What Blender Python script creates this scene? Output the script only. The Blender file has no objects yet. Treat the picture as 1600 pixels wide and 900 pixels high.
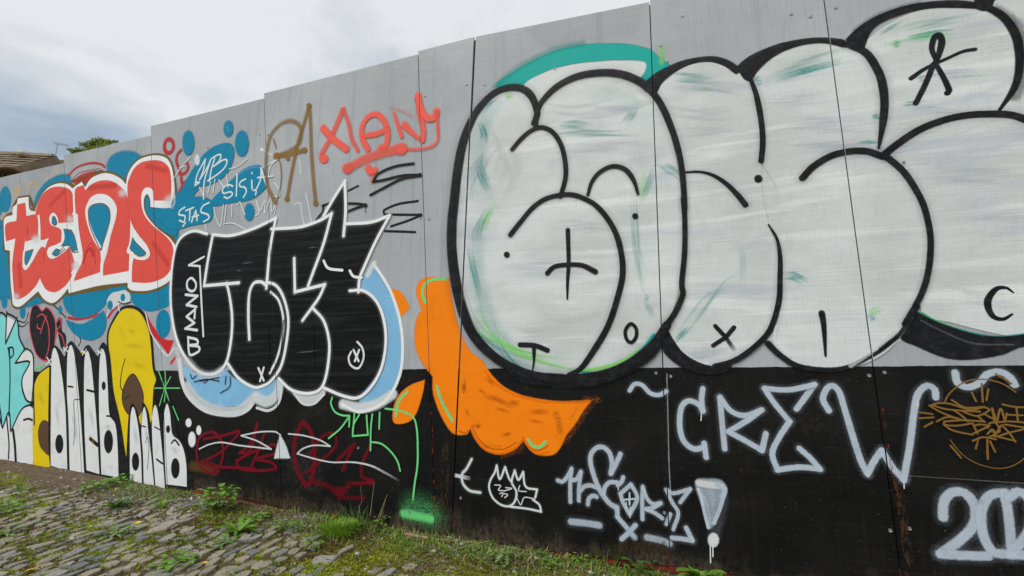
import bpy, bmesh, math, random
import numpy as np
from mathutils import Vector, geometry, noise
S_ = bpy.context.scene
COL = S_.collection
rnd = random.Random(7)

# ------------------------------------------------------------------ camera
FPX, YAW, PITCH, DIST, EYE = 711.0, math.radians(19.6), math.radians(9.2), 2.6, 1.1
cam_d = bpy.data.cameras.new('camera')
cam = bpy.data.objects.new('camera', cam_d); COL.objects.link(cam)
cam.location = (0, -DIST, EYE)
cam.rotation_euler = (math.pi/2 + PITCH, 0, YAW)
cam_d.sensor_width = 36; cam_d.lens = FPX/1600*36
cam_d.clip_start = 0.05; cam_d.clip_end = 3000
S_.camera = cam

# ------------------------------------------------------------------ sky, sun, exposure
SUN_EL, SUN_AZ = math.radians(52), math.radians(205)      # high, behind the camera and to its right
w = bpy.data.worlds.new('World'); S_.world = w; w.use_nodes = True
nt = w.node_tree; nt.nodes.clear()
def wn(t, **k):
    n = nt.nodes.new(t)
    for a, b in k.items(): setattr(n, a, b)
    return n
sky = wn('ShaderNodeTexSky', sky_type='NISHITA', sun_disc=False)
sky.sun_elevation = SUN_EL; sky.sun_rotation = SUN_AZ
geo = wn('ShaderNodeTexCoord')
sep = wn('ShaderNodeSeparateXYZ'); nt.links.new(geo.outputs['Generated'], sep.inputs[0])
def wmath(op, a, b=None, c=None):
    n = wn('ShaderNodeMath', operation=op)
    for i, v in enumerate((a, b, c)):
        if v is None: continue
        if isinstance(v, (int, float)): n.inputs[i].default_value = v
        else: nt.links.new(v, n.inputs[i])
    return n.outputs[0]
zc = wmath('ADD', wmath('MAXIMUM', sep.outputs[2], 0.0), 0.16)
px_ = wmath('DIVIDE', sep.outputs[0], zc); py_ = wmath('DIVIDE', sep.outputs[1], zc)
cmb = wn('ShaderNodeCombineXYZ'); nt.links.new(px_, cmb.inputs[0]); nt.links.new(py_, cmb.inputs[1])
n1 = wn('ShaderNodeTexNoise'); n1.inputs['Scale'].default_value = 1.5; n1.inputs['Detail'].default_value = 7; n1.inputs['Roughness'].default_value = 0.58
n1.inputs['Distortion'].default_value = 0.35
nt.links.new(cmb.outputs[0], n1.inputs['Vector'])
# overcast: brighter towards the zenith, blue-grey under-sides lower down
ele = wmath('MAXIMUM', sep.outputs[2], 0.0)
el2 = wn('ShaderNodeMapRange'); el2.interpolation_type = 'SMOOTHSTEP'
for i, v in ((1, 0.27), (2, 0.54), (3, 0.0), (4, 1.0)): el2.inputs[i].default_value = v
nt.links.new(ele, el2.inputs[0])
tone = wmath('ADD', wmath('MULTIPLY', el2.outputs[0], 0.33), wmath('MULTIPLY', n1.outputs['Fac'], 1.35))
ramp = wn('ShaderNodeValToRGB'); cr = ramp.color_ramp
cr.elements[0].position = 0.36; cr.elements[0].color = (1.55, 2.05, 2.75, 1)
cr.elements[1].position = 1.0; cr.elements[1].color = (5.1, 5.2, 5.3, 1)
e = cr.elements.new(0.60); e.color = (2.55, 3.1, 3.7, 1)
e = cr.elements.new(0.82); e.color = (3.9, 4.15, 4.4, 1)
nt.links.new(tone, ramp.inputs[0])
mixc = wn('ShaderNodeMix', data_type='RGBA'); mixc.inputs[0].default_value = 0.93
nt.links.new(sky.outputs[0], mixc.inputs[6]); nt.links.new(ramp.outputs[0], mixc.inputs[7])
bg = wn('ShaderNodeBackground'); bg.inputs[1].default_value = 0.1
nt.links.new(mixc.outputs[2], bg.inputs[0])
out = wn('ShaderNodeOutputWorld'); nt.links.new(bg.outputs[0], out.inputs[0])

sun_d = bpy.data.lights.new('sun', 'SUN'); sun_d.energy = 1.5; sun_d.angle = math.radians(35); sun_d.color = (1, 0.97, 0.93)
sun = bpy.data.objects.new('sun', sun_d); COL.objects.link(sun)
sun.rotation_euler = Vector((-math.sin(SUN_AZ)*math.cos(SUN_EL), -math.cos(SUN_AZ)*math.cos(SUN_EL), -math.sin(SUN_EL))).to_track_quat('-Z', 'Y').to_euler()
vs = S_.view_settings; vs.view_transform = 'Standard'; vs.look = 'None'; vs.exposure = 0.70; vs.gamma = 1; vs.use_curve_mapping = False
S_.cycles.transparent_max_bounces = 40
S_.cycles.max_bounces = 6

# ------------------------------------------------------------------ measuring: a photo pixel to the wall plane, the ground, or a depth
Rv = Vector((math.cos(YAW), math.sin(YAW), 0))
Fv = Vector((-math.sin(YAW)*math.cos(PITCH), math.cos(YAW)*math.cos(PITCH), math.sin(PITCH)))
Uv = Rv.cross(Fv); CAM = Vector((0, -DIST, EYE))
def ray(x, y): return Fv + Rv*((x-800)/FPX) - Uv*((y-450)/FPX)
def wall(x, y):
    d = ray(x, y); p = CAM + d*(DIST/d.y); return (p.x, p.z)
def at_depth(x, y, z): return CAM + ray(x, y)*z
GA, GB = 0.040, -0.0215
def gz(u, y=0):
    return GA + GB*max(-9, min(6, u))
def ground(x, y):
    d = ray(x, y); t = (GA - EYE)/(d.z - GB*d.x); p = CAM + d*t
    return Vector((p.x, p.y, gz(p.x)))
def srgb(r, g, b): return tuple(((c/255)/12.92 if c/255 <= 0.04045 else ((c/255+0.055)/1.055)**2.4) for c in (r, g, b))

# ------------------------------------------------------------------ material helpers
class NB:
    def __init__(s, name):
        s.m = bpy.data.materials.new(name); s.m.use_nodes = True; s.t = s.m.node_tree; s.t.nodes.clear()
        s.out = s.t.nodes.new('ShaderNodeOutputMaterial'); s.b = s.t.nodes.new('ShaderNodeBsdfPrincipled')
        s.t.links.new(s.b.outputs[0], s.out.inputs[0]); s.b.inputs['Specular IOR Level'].default_value = 0.35
        s.co = s.t.nodes.new('ShaderNodeTexCoord').outputs['Object']
    def L(s, a, b): s.t.links.new(a, b)
    def val(s, n, i, v):
        if v is None: return
        if hasattr(v, 'is_output'): s.L(v, n.inputs[i])
        else: n.inputs[i].default_value = v
    def math(s, op, a, b=None, c=None, clamp=False):
        n = s.t.nodes.new('ShaderNodeMath'); n.operation = op; n.use_clamp = clamp
        for i, v in enumerate((a, b, c)): s.val(n, i, v)
        return n.outputs[0]
    def noise(s, scale=(1, 1, 1), sc=1.0, detail=3, rough=0.55, co=None, dist=0.0):
        mp = s.t.nodes.new('ShaderNodeMapping'); s.L(co or s.co, mp.inputs[0]); mp.inputs['Scale'].default_value = scale
        n = s.t.nodes.new('ShaderNodeTexNoise'); s.L(mp.outputs[0], n.inputs['Vector'])
        n.inputs['Scale'].default_value = sc; n.inputs['Detail'].default_value = detail; n.inputs['Roughness'].default_value = rough
        n.inputs['Distortion'].default_value = dist
        return n.outputs['Fac']
    def rng(s, v, a, b, c=0.0, d=1.0, smooth=True):
        n = s.t.nodes.new('ShaderNodeMapRange'); n.interpolation_type = 'SMOOTHSTEP' if smooth else 'LINEAR'
        for i, q in enumerate((v, a, b, c, d)): s.val(n, i, q)
        return n.outputs[0]
    def mix(s, f, a, b):
        n = s.t.nodes.new('ShaderNodeMix'); n.data_type = 'RGBA'
        s.val(n, 0, f)
        for i, v in ((6, a), (7, b)):
            if hasattr(v, 'is_output'): s.L(v, n.inputs[i])
            else: n.inputs[i].default_value = (*v[:3], 1)
        return n.outputs[2]
    def bump(s, h, strength=0.3, dist=0.01, prev=None):
        n = s.t.nodes.new('ShaderNodeBump'); n.inputs['Strength'].default_value = strength; n.inputs['Distance'].default_value = dist
        s.L(h, n.inputs['Height'])
        if prev: s.L(prev, n.inputs['Normal'])
        return n.outputs[0]
    def xyz(s):
        n = s.t.nodes.new('ShaderNodeSeparateXYZ'); s.L(s.co, n.inputs[0]); return n.outputs
    def attr(s, name):
        n = s.t.nodes.new('ShaderNodeAttribute'); n.attribute_name = name; return n
    def fin(s, col=None, rough=None, normal=None, alpha=None, metal=None):
        if col is not None:
            if hasattr(col, 'is_output'): s.L(col, s.b.inputs['Base Color'])
            else: s.b.inputs['Base Color'].default_value = (*col, 1)
        if rough is not None: s.val(s.b, 'Roughness', rough)
        if normal is not None: s.L(normal, s.b.inputs['Normal'])
        if alpha is not None: s.val(s.b, 'Alpha', alpha)
        if metal is not None: s.val(s.b, 'Metallic', metal)
        return s.m
def wood_bump(n, k=1.0):
    """plywood grain under the paint: fine checks running along the sheets, soft waves"""
    g = n.noise((3, 1, 150), 1.0, 4, 0.6); v = n.noise((170, 1, 4), 1.0, 3, 0.6); wv = n.noise((1.2, 1, 4), 1.0, 2)
    h = n.math('ADD', n.math('MULTIPLY', g, 0.6), n.math('MULTIPLY', v, 0.5))
    h = n.math('ADD', h, n.math('MULTIPLY', wv, 2.0))
    return n.bump(h, 0.55*k, 0.004)

def m_panel():
    n = NB('painted_plywood'); x, y, z = n.xyz()
    grey = srgb(160, 162, 168)
    big = n.noise((0.7, 1, 0.9), 1.0, 4, 0.55); fine = n.noise((110, 1, 5), 1.0, 3, 0.6); fine2 = n.noise((4, 1, 120), 1.0, 3, 0.6)
    c = n.mix(n.rng(big, 0.35, 0.7), srgb(160, 165, 171), srgb(180, 184, 189))
    c = n.mix(n.math('MULTIPLY', n.rng(fine, 0.45, 0.75), 0.35), c, srgb(132, 134, 140))
    c = n.mix(n.math('MULTIPLY', n.rng(fine2, 0.5, 0.75), 0.22), c, srgb(190, 191, 195))
    oi = n.t.nodes.new('ShaderNodeObjectInfo').outputs['Random']
    c = n.mix(n.math('MULTIPLY', oi, 0.32), c, srgb(148, 148, 155))                       # every sheet took the paint differently
    drip = n.noise((16, 1, 0.5), 1.0, 4, 0.6)
    c = n.mix(n.math('MULTIPLY', n.rng(drip, 0.54, 0.70), 0.28), c, srgb(118, 120, 124))  # rain streaks
    buff = n.noise((1.3, 1, 1.1), 1.0, 3, 0.5, dist=1.2)
    c = n.mix(n.math('MULTIPLY', n.rng(buff, 0.56, 0.60), 0.22), c, srgb(184, 186, 190))  # patches rolled over in a fresher grey
    dirt = n.noise((26, 1, 26), 1.0, 5, 0.75)
    c = n.mix(n.math('MULTIPLY', n.rng(dirt, 0.66, 0.76), 0.35), c, srgb(96, 98, 100))
    # black band along the foot, cut in by hand with a roller
    line = n.math('ADD', n.math('MULTIPLY', x, 0.0105), 1.0695)
    edge = n.math('ADD', line, n.math('MULTIPLY', n.math('SUBTRACT', n.noise((9, 1, 9), 1.0, 4, 0.6), 0.5), 0.014))
    isb = n.rng(n.math('SUBTRACT', edge, z), -0.0015, 0.0015)
    bk = n.mix(n.rng(n.noise((3, 1, 3), 1.0, 4), 0.35, 0.7), (0.0035, 0.0035, 0.004), (0.0085, 0.008, 0.0078))
    speck = n.noise((90, 1, 90), 1.0, 2, 0.5)
    bk = n.mix(n.math('MULTIPLY', n.rng(speck, 0.685, 0.74), 0.6), bk, (0.13, 0.11, 0.085))
    vst = n.noise((60, 1, 2.2), 1.0, 4, 0.6)
    bk = n.mix(n.math('MULTIPLY', n.rng(vst, 0.5, 0.75), 0.30), bk, (0.022, 0.019, 0.016))
    # mud splashed up from the ground, worn and scuffed patches
    hgt = n.math('SUBTRACT', z, n.math('ADD', n.math('MULTIPLY', x, -0.0215), 0.05))
    mud = n.rng(n.math('ADD', hgt, n.math('MULTIPLY', n.noise((5, 1, 3), 1.0, 5, 0.65), 0.42)), 0.16, 0.36, 1, 0)
    grit = n.noise((45, 1, 30), 1.0, 4, 0.7)
    bk = n.mix(n.math('MULTIPLY', n.math('MULTIPLY', mud, n.rng(grit, 0.32, 0.60)), 0.72), bk, (0.135, 0.10, 0.066))
    scuff = n.rng(n.noise((1.1, 1, 1.6), 1.0, 6, 0.72), 0.52, 0.70)
    bk = n.mix(n.math('MULTIPLY', n.math('MULTIPLY', scuff, n.rng(grit, 0.42, 0.7)), 0.55), bk, (0.085, 0.070, 0.052))
    hs = n.noise((5, 1, 130), 1.0, 4, 0.65)
    bk = n.mix(n.math('MULTIPLY', n.rng(hs, 0.56, 0.75), 0.35), bk, (0.045, 0.042, 0.040))
    c = n.mix(isb, c, bk)
    r = n.math('ADD', n.math('MULTIPLY', isb, -0.1), n.rng(fine2, 0.3, 0.7, 0.5, 0.66))
    n.L(n.math('SUBTRACT', 0.35, n.math('MULTIPLY', isb, 0.17)), n.b.inputs['Specular IOR Level']); return n.fin(c, r, wood_bump(n))
M_PANEL = m_panel()

PAINT = {}
def paint(name, rgb, streak=0.25, dark=0.72, light=1.15, hstreak=None, rough=0.55, flake=0.0, spec=0.14, grain=1.0, fs=(70, 70, 22)):
    """sprayed or rolled paint: mist at the rim, uneven cover and streaks inside"""
    n = NB(name+'_paint'); a = n.attr('pa'); sp = n.t.nodes.new('ShaderNodeSeparateColor'); n.L(a.outputs['Color'], sp.inputs[0])
    ea, op, rd = sp.outputs
    mist = n.noise((380, 380, 380), 1.0, 2, 0.7); cov = n.noise((7, 7, 7), 1.0, 4, 0.6)
    rim = n.math('MULTIPLY', n.math('MULTIPLY', ea, n.math('SUBTRACT', 1.0, ea)), 4.0)
    al = n.rng(n.math('ADD', ea, n.math('MULTIPLY', n.math('MULTIPLY', n.math('SUBTRACT', mist, 0.5), 2.2*grain), rim)), 0.12, 0.90)
    # thin paint lets the sheet show in a grainy way
    thin = n.math('SUBTRACT', 1.0, op)
    drops = n.noise((430, 430, 430), 1.0, 2, 0.65); k4 = n.math('MULTIPLY', n.math('MULTIPLY', op, n.math('SUBTRACT', 1.0, op)), 4.0)
    al = n.math('MULTIPLY', al, n.rng(n.math('ADD', op, n.math('MULTIPLY', n.math('SUBTRACT', drops, 0.5), n.math('MULTIPLY', k4, 1.2))), 0.0, 1.0, smooth=False), clamp=True)
    if flake: al = n.math('MULTIPLY', al, n.rng(n.noise(fs, 1.0, 4, 0.7), flake-0.03, flake+0.04))
    sx = hstreak or (6, 1, 55)
    st = n.noise(sx, 1.0, 4, 0.62, dist=0.4)
    base = np.array(srgb(*rgb))
    c = n.mix(n.math('MULTIPLY', n.rng(st, 0.42, 0.72), streak), tuple(base), tuple(np.minimum(base*light+0.01*(light > 1.3), 0.9)))
    c = n.mix(n.math('MULTIPLY', n.rng(cov, 0.5, 0.75), streak), c, tuple(base*dark))
    n.b.inputs['Specular IOR Level'].default_value = spec
    m = n.fin(c, rough, wood_bump(n, 0.8), al); PAINT[name] = m
    return m
paint('coral', (226, 82, 70), 0.35, 0.75)
paint('white', (236, 238, 240), 0.35, 0.80, 1.05)
paint('gold', (112, 88, 36), 0.3)
paint('blue', (0, 130, 168), 0.35, 0.78, 1.12)
paint('black', (25, 25, 28), 0.6, 0.6, 2.6, (22, 22, 26), spec=.12)
paint('rollerblack', (13, 13, 14), 0.8, 0.6, 3.4, (1.4, 1, 34), spec=.12)
paint('lightblue', (128, 182, 220), 0.6, 0.86, 1.3, (5, 1, 5))
paint('orange', (250, 132, 10), 0.5, 0.80, 1.06, (9, 9, 9))
paint('burntorange', (176, 84, 8), 0.4)
paint('mint', (112, 214, 132), 0.3, 0.85)
paint('lime', (150, 232, 120), 0.2)
paint('turquoise', (16, 168, 160), 0.35, 0.82, 1.1)
paint('teal', (70, 165, 160), 0.2)
paint('silver', (205, 210, 208), 0.60, 0.80, 1.13, (1.3, 1, 30), rough=0.55)
def silver():
    n = NB('silver_paint'); a = n.attr('pa'); sp = n.t.nodes.new('ShaderNodeSeparateColor'); n.L(a.outputs['Color'], sp.inputs[0])
    ea, op, rd = sp.outputs
    roll = n.noise((0.9, 1, 9), 1.0, 4, 0.6, dist=.6); pat = n.noise((1.6, 1, 2.2), 1.0, 5, 0.62, dist=.3); fib = n.noise((190, 1, 9), 1.0, 3, 0.65); hat = n.noise((9, 1, 170), 1.0, 3, 0.65)
    c = n.mix(n.rng(pat, 0.34, 0.66), srgb(197, 201, 201), srgb(214, 219, 221))
    c = n.mix(n.math('MULTIPLY', n.rng(roll, 0.50, 0.68), 0.75), c, srgb(231, 233, 234))
    c = n.mix(n.math('MULTIPLY', n.rng(n.noise((1.1, 1, 6), 1.0, 4, 0.6, dist=.8), 0.54, 0.70), 0.65), c, srgb(184, 188, 202))
    c = n.mix(n.math('MULTIPLY', n.rng(fib, 0.5, 0.75), 0.32), c, srgb(160, 162, 160))
    c = n.mix(n.math('MULTIPLY', n.rng(hat, 0.52, 0.75), 0.30), c, srgb(238, 239, 240))
    n.b.inputs['Specular IOR Level'].default_value = .3
    mist = n.noise((240,)*3, 1.0, 2, 0.7); rim = n.math('MULTIPLY', n.math('MULTIPLY', ea, n.math('SUBTRACT', 1.0, ea)), 4.0)
    al = n.math('ADD', ea, n.math('MULTIPLY', n.math('MULTIPLY', n.math('SUBTRACT', mist, 0.5), 1.2), rim), clamp=True)
    PAINT['silver'] = n.fin(c, n.rng(roll, .4, .7, .42, .6), wood_bump(n, 1.0), n.math('MULTIPLY', al, op))
silver()
paint('silverthin', (226, 229, 230), 0.3, 0.9, 1.03, (1.3, 1, 30))
paint('lilac', (196, 200, 214), 0.3)
paint('chalk', (196, 208, 222), 0.6, 0.70, 1.12, (120, 120, 120))
paint('tagwhite', (222, 228, 230), 0.2, 0.9, 1.03)
paint('ochre', (146, 110, 42), 0.3)
paint('penochre', (140, 104, 50), 0.2, rough=0.4)
paint('salmon', (243, 98, 82), 0.25, 0.88)
paint('darkred', (128, 14, 34), 0.4, 0.7)
paint('red', (206, 36, 42), 0.3)
paint('brickred', (190, 52, 52), 0.3)
paint('cyan', (124, 214, 214), 0.5, 0.86, 1.12, (3, 1, 8))
paint('yellow', (226, 198, 16), 0.6, 0.80, 1.05, (4, 1, 12))
paint('brown', (92, 68, 50), 0.3)
paint('pink', (216, 72, 92), 0.2)
paint('picket', (224, 226, 226), 0.75, 0.80, 1.05, (5, 1, 6))
paint('amber', (238, 178, 40), 0.2)
paint('mintmist', (112, 214, 132), 0.2, flake=0.56, fs=(260, 260, 260))
paint('orangemist', (246, 130, 14), 0.2, flake=0.58, fs=(260, 260, 260))
paint('whitemist', (222, 228, 232), 0.2, flake=0.58, fs=(260, 260, 260))
paint('blackmist', (20, 20, 22), 0.2, flake=0.55, fs=(260, 260, 260))
paint('redflake', (140, 48, 38), 0.4, flake=0.55)
paint('mud', (70, 54, 36), 0.4, flake=0.5)

def simple(name, rgb, rough=0.7, var=0.3, scale=8, metal=None, bump=0.2):
    n = NB(name); b = np.array(rgb)
    nz = n.noise((scale,)*3, 1.0, 5, 0.65); n2 = n.noise((scale*7,)*3, 1.0, 3, 0.6)
    c = n.mix(n.rng(nz, 0.3, 0.7), tuple(b*(1-var)), tuple(b*(1+var)))
    c = n.mix(n.math('MULTIPLY', n.rng(n2, 0.45, 0.75), 0.5), c, tuple(b*(1-var*1.3)))
    return n.fin(c, rough, n.bump(n2, bump, 0.01), metal=metal)

# ------------------------------------------------------------------ object helpers
def link(name, me, parent=None, **props):
    o = bpy.data.objects.new(name, me); COL.objects.link(o); o.parent = parent
    for k, v in props.items(): o[k] = v
    return o
def mesh(name, verts, faces, mats, idx=None, smooth=False):
    me = bpy.data.meshes.new(name); me.from_pydata([tuple(v) for v in verts], [], faces)
    for m in (mats if isinstance(mats, (list, tuple)) else [mats]): me.materials.append(m)
    if idx is not None: me.polygons.foreach_set('material_index', idx)
    if smooth: me.polygons.foreach_set('use_smooth', [True]*len(me.polygons))
    me.update(); return me
def empty(name, loc=(0, 0, 0), **props):
    o = link(name, None, None, **props); o.location = loc; return o

# ------------------------------------------------------------------ the hoarding: plywood sheets on a red base rail
hoarding = empty('hoarding', label='long plywood hoarding painted grey above black and covered in graffiti', category='hoarding')
# each sheet: four corners measured on the wall: top-left, top-right, bottom-right, bottom-left
def ws(*pts): return [wall(*p) for p in pts]
sheets = []
J = {2: ((99, 243), (128, 737)), 3: ((235, 197), (262, 759)), 4: ((412, 146), (441, 793)), 5: ((653, 80), (680, 834)),
     6: ((742, 56.5), (705, 841)), 7: ((1015, 3), (1047, 884.5)), 8: ((1281, -49), (1411, 924))}
def jx(k, zz):
    (a, b) = wall(*J[k][0]), wall(*J[k][1]); t = (zz-a[1])/(b[1]-a[1]); return a[0]+(b[0]-a[0])*t
GAP = {2: .003, 3: .003, 4: .0025, 5: .0025, 6: .007, 7: .003, 8: .003, 1: .002, 0: .003, 9: .003, 10: .003, -1: .003}
SH = {1: (-6.56, -5.42), 0: (-7.2, -6.05), -1: (-8.5, -7.3), 9: (2.055, 2.10), 10: (3.27, 3.32), -2: (-9.7, -8.5), 11: (4.49, 4.54)}
def jpos(k, zz):
    if k in J: return jx(k, zz)
    a, b = SH[k]; return a + (b-a)*(3.1-zz)/2.9
tops = {(-2, -1): (3.02, 3.02), (-1, 0): (3.06, 3.06), (0, 1): (3.112, 3.111), (1, 2): (3.111, 3.107), (2, 3): (3.192, 3.180), (3, 4): (3.278, 3.269),
        (4, 5): (3.317, 3.313), (5, 6): (3.339, 3.338), (6, 7): (3.335, 3.266), (7, 8): (3.30, 3.27), (8, 9): (3.27, 3.25), (9, 10): (3.25, 3.25), (10, 11): (3.25, 3.25)}
bots = {(-2, -1): (.26, .24), (-1, 0): (.24, .22), (0, 1): (.208, .198), (1, 2): (.197, .172), (2, 3): (.190, .132), (3, 4): (.176, .113),
        (4, 5): (.113, .076), (5, 6): (.078, .072), (6, 7): (.068, .088), (7, 8): (.092, .085), (8, 9): (.08, .07), (9, 10): (.07, .06), (10, 11): (.06, .05)}
plab = {(5, 6): 'narrow tapering infill sheet', (3, 4): 'sheet with its foot cut short above a step'}
TH = 0.014
def prism(name, quad, yoff, mat, parent, label=None):
    v = [(x, yoff, z) for x, z in quad] + [(x, yoff+TH, z) for x, z in quad]
    n = len(quad)
    f = [tuple(range(n))[::-1], tuple(range(n, 2*n))] + [(i, (i+1) % n, n+(i+1) % n, n+i) for i in range(n)]
    bm = bmesh.new(); vs_ = [bm.verts.new(p) for p in v]
    for q in f: bm.faces.new([vs_[i] for i in q])
    bmesh.ops.recalc_face_normals(bm, faces=bm.faces)
    me = bpy.data.meshes.new(name); bm.to_mesh(me); bm.free(); me.materials.append(mat)
    o = link(name, me, parent)
    if label: o['label'] = label
    return o
m_screw = simple('screw_steel', (0.30, 0.30, 0.31), 0.45, 0.3, 60, metal=0.6)
def screw_mesh():
    v, f = [], []
    for r, y in ((0.0085, 0.001), (0.0078, -0.0024), (0.0052, -0.0028), (0.003, -0.0012)):
        for k in range(10): a = k*math.tau/10; v.append((r*math.cos(a), y, r*math.sin(a)))
    for q in range(3):
        for k in range(10): f.append((q*10+k, q*10+(k+1) % 10, q*10+10+(k+1) % 10, q*10+10+k))
    f.append(tuple(range(30, 40)))
    return mesh('screw', v, f, m_screw)
ME_SCREW = screw_mesh()
panels = {}
for key in tops:
    a, b = key; (t0, t1), (b0, b1) = tops[key], bots[key]; ga, gb = GAP.get(a, .003), GAP.get(b, .003)
    yo = 0.0001 + 0.0008*((a*7) % 3)/2
    def quad(zt0, zt1, zb0, zb1):
        ts = max(0.4, 1.0)
        L = lambda zz: jpos(a, zz)+ga*(1.0 if a != 6 else (0.45+0.75*max(0, (zz-1.2)/2.1)))
        Rr = lambda zz: jpos(b, zz)-gb*(1.0 if b != 6 else (0.45+0.75*max(0, (zz-1.2)/2.1)))
        return [(L(zt0), zt0), (Rr(zt1), zt1), (Rr(zb1), zb1), (L(zb0), zb0)]
    if key == (8, 9):
        panels[key] = prism('panel', quad(t0, t1, .600, .604), yo, M_PANEL, hoarding)
        panels['low'] = prism('panel', quad(.596, .600, b0, b1), yo+.0006, M_PANEL, hoarding, 'low sheet under a level joint beside a red flaking edge')
    else:
        panels[key] = prism('panel', quad(t0, t1, b0, b1), yo, M_PANEL, hoarding, plab.get(key))
# screws: pairs either side of each joint
def owner(u, z):
    for key, p in panels.items():
        if key == 'low': continue
        if jpos(key[0], z) < u < jpos(key[1], z):
            return panels['low'] if (key == (8, 9) and z < .6) else p
    return panels[(7, 8)]
for (x, y) in [(729, 132), (757, 132), (730, 300), (740, 333), (723, 338), (742, 338), (1032, 71), (1042, 96), (1013, 166), (1010, 296), (1038, 297), (1066, 25), (1266, 26), (1306, 12), (1310, 270), (1336, 265), (1025, 583), (1048, 588), (1358, 587), (1382, 582), (1391, 829), (1421, 826), (1038, 801), (720, 778),
               (406, 211), (419, 211), (541, 178), (664, 150), (648, 155), (670, 342), (325, 231), (958, 109), (867, 108), (954, 153), (927, 480), (958, 304), (1412, 254), (1408, 10), (1236, 22), (640, 800), (560, 700), (98, 460)]:
    u, z = wall(x, y); s = link('screw', ME_SCREW, owner(u, z)); s.location = (u, -0.0004, z)
    s.rotation_euler.y = rnd.random()*6; s.scale = (1, 1, 1)
# red rail that shows under the sheets and through the open joints
m_red = simple('red_oxide_timber', srgb(126, 48, 36), 0.85, 0.5, 14)
m_dark_timber = simple('raw_timber', (0.10, 0.075, 0.05), 0.85, 0.4, 9)
def rail(u0, u1, z0, z1, h, y, mat, name, dep=.03):
    v = []
    N = max(2, int((u1-u0)/.12))
    for i in range(N+1):
        u = u0+(u1-u0)*i/N; za = z0+(z1-z0)*i/N + 0.004*noise.noise((u*6, 3, 1))
        v += [(u, y, za), (u, y, za+h), (u, y+dep, za+h), (u, y+dep, za)]
    f = [(0, 3, 2, 1), (4*N, 4*N+1, 4*N+2, 4*N+3)]
    for i in range(N):
        for k in range(4): f.append((4*i+k, 4*i+(k+1) % 4, 4*i+4+(k+1) % 4, 4*i+4+k))
    link(name, mesh(name, v, f, mat), hoarding)
pts = [(-8.5, .20), (-3.72, .128), (-3.46, .118), (-2.6, .088), (-1.32, .050), (-.06, .055), (1.0, .045), (3.3, .03)]
for (u0, z0), (u1, z1) in zip(pts, pts[1:]):
    rail(u0, u1-.004, z0, z1, .16, .0075, m_red, 'base_rail', .05) if u0 > -3.6 else rail(u0, u1-.004, z0, z1, .14, .017, m_dark_timber, 'base_rail', .05)
for k in (1, 2, 3, 4, 5, 6, 7, 8, 9):                                  # uprights behind the joints
    w2 = .045
    zt = {1: 3.10, 2: 3.10, 3: 3.17, 4: 3.26, 5: 3.30, 6: 3.325, 7: 3.262, 8: 3.26, 9: 3.24}[k]
    q = [(jpos(k, zt)-w2, zt), (jpos(k, zt)+w2, zt), (jpos(k, .12)+w2, .12), (jpos(k, .12)-w2, .12)]
    prism('upright', q, .019, m_dark_timber, hoarding)

# ------------------------------------------------------------------ graffiti: paint films laid on the sheets, in the order they were sprayed
CR = {'0': (0, 0, 1), 'A': (0, 180, 3), 'B': (0, 450, 2.8125), 'C': (230, 160, 4.5), 'D': (400, 130, 3.6), 'E': (250, 330, 2.5714), 'F': (280, 600, 3.6),
      'G': (600, 420, 3.0), 'I': (690, 40, 3.1025), 'K': (690, 310, 3.0), 'L': (1000, 60, 3.3325), 'M': (1000, 310, 3.0), 'N': (1250, 0, 3.4629),
      'O': (1250, 240, 2.6457), 'P': (680, 680, 3.2), 'Q': (960, 560, 2.5), 'R': (860, 690, 5.295), 'T': (0, 270, 4.2857), 'Y': (1380, 560, 2.6455), 'U': (1430, 570, 5.294), 'V': (280, 380, 3.75), 'W': (1060, 740, 6.43), 'X': (700, 560, 5.625)}
def px(c, x, y): ox, oy, s = CR[c]; return (ox+x/s, oy+y/s)
def parse(c, txt):
    """points of one line: [(u, z, corner)]"""
    r = []
    for t in txt.split():
        k = t.endswith('*'); x, y = t.rstrip('*').split(','); p = px(c, float(x), float(y)); r.append((*wall(*p), k, p))
    return r
def scale_at(p): return abs(wall(p[0], p[1]+1)[1]-wall(*p)[1])
def cr_seg(p0, p1, p2, p3, n):
    t = np.linspace(0, 1, n, endpoint=False)[:, None]
    return 0.5*((2*p1)+(-p0+p2)*t+(2*p0-5*p1+4*p2-p3)*t**2+(-p0+3*p1-3*p2+p3)*t**3)
def spline(pts, closed, step):
    P = [np.array(p[:2]) for p in pts]; K = [p[2] for p in pts]; n = len(P); out_ = []
    if n == 1: return np.array(P)
    rngs = range(n if closed else n-1)
    for i in rngs:
        a, b = P[i], P[(i+1) % n]; dl = np.linalg.norm(b-a)
        pr = P[(i-1) % n] if (closed or i > 0) else 2*a-b
        nx = P[(i+2) % n] if (closed or i < n-2) else 2*b-a
        if K[i]: pr = 2*a-b
        if K[(i+1) % n]: nx = 2*b-a
        # keep uneven spacing from overshooting
        if np.linalg.norm(pr-a) > 1.6*dl: pr = a+(pr-a)*(1.6*dl/np.linalg.norm(pr-a))
        if np.linalg.norm(nx-b) > 1.6*dl: nx = b+(nx-b)*(1.6*dl/np.linalg.norm(nx-b))
        out_.append(cr_seg(pr, a, b, nx, max(2, int(dl/step)+1)))
    if not closed: out_.append(np.array([P[-1]]))
    return np.concatenate(out_)
CELL = {}
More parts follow.
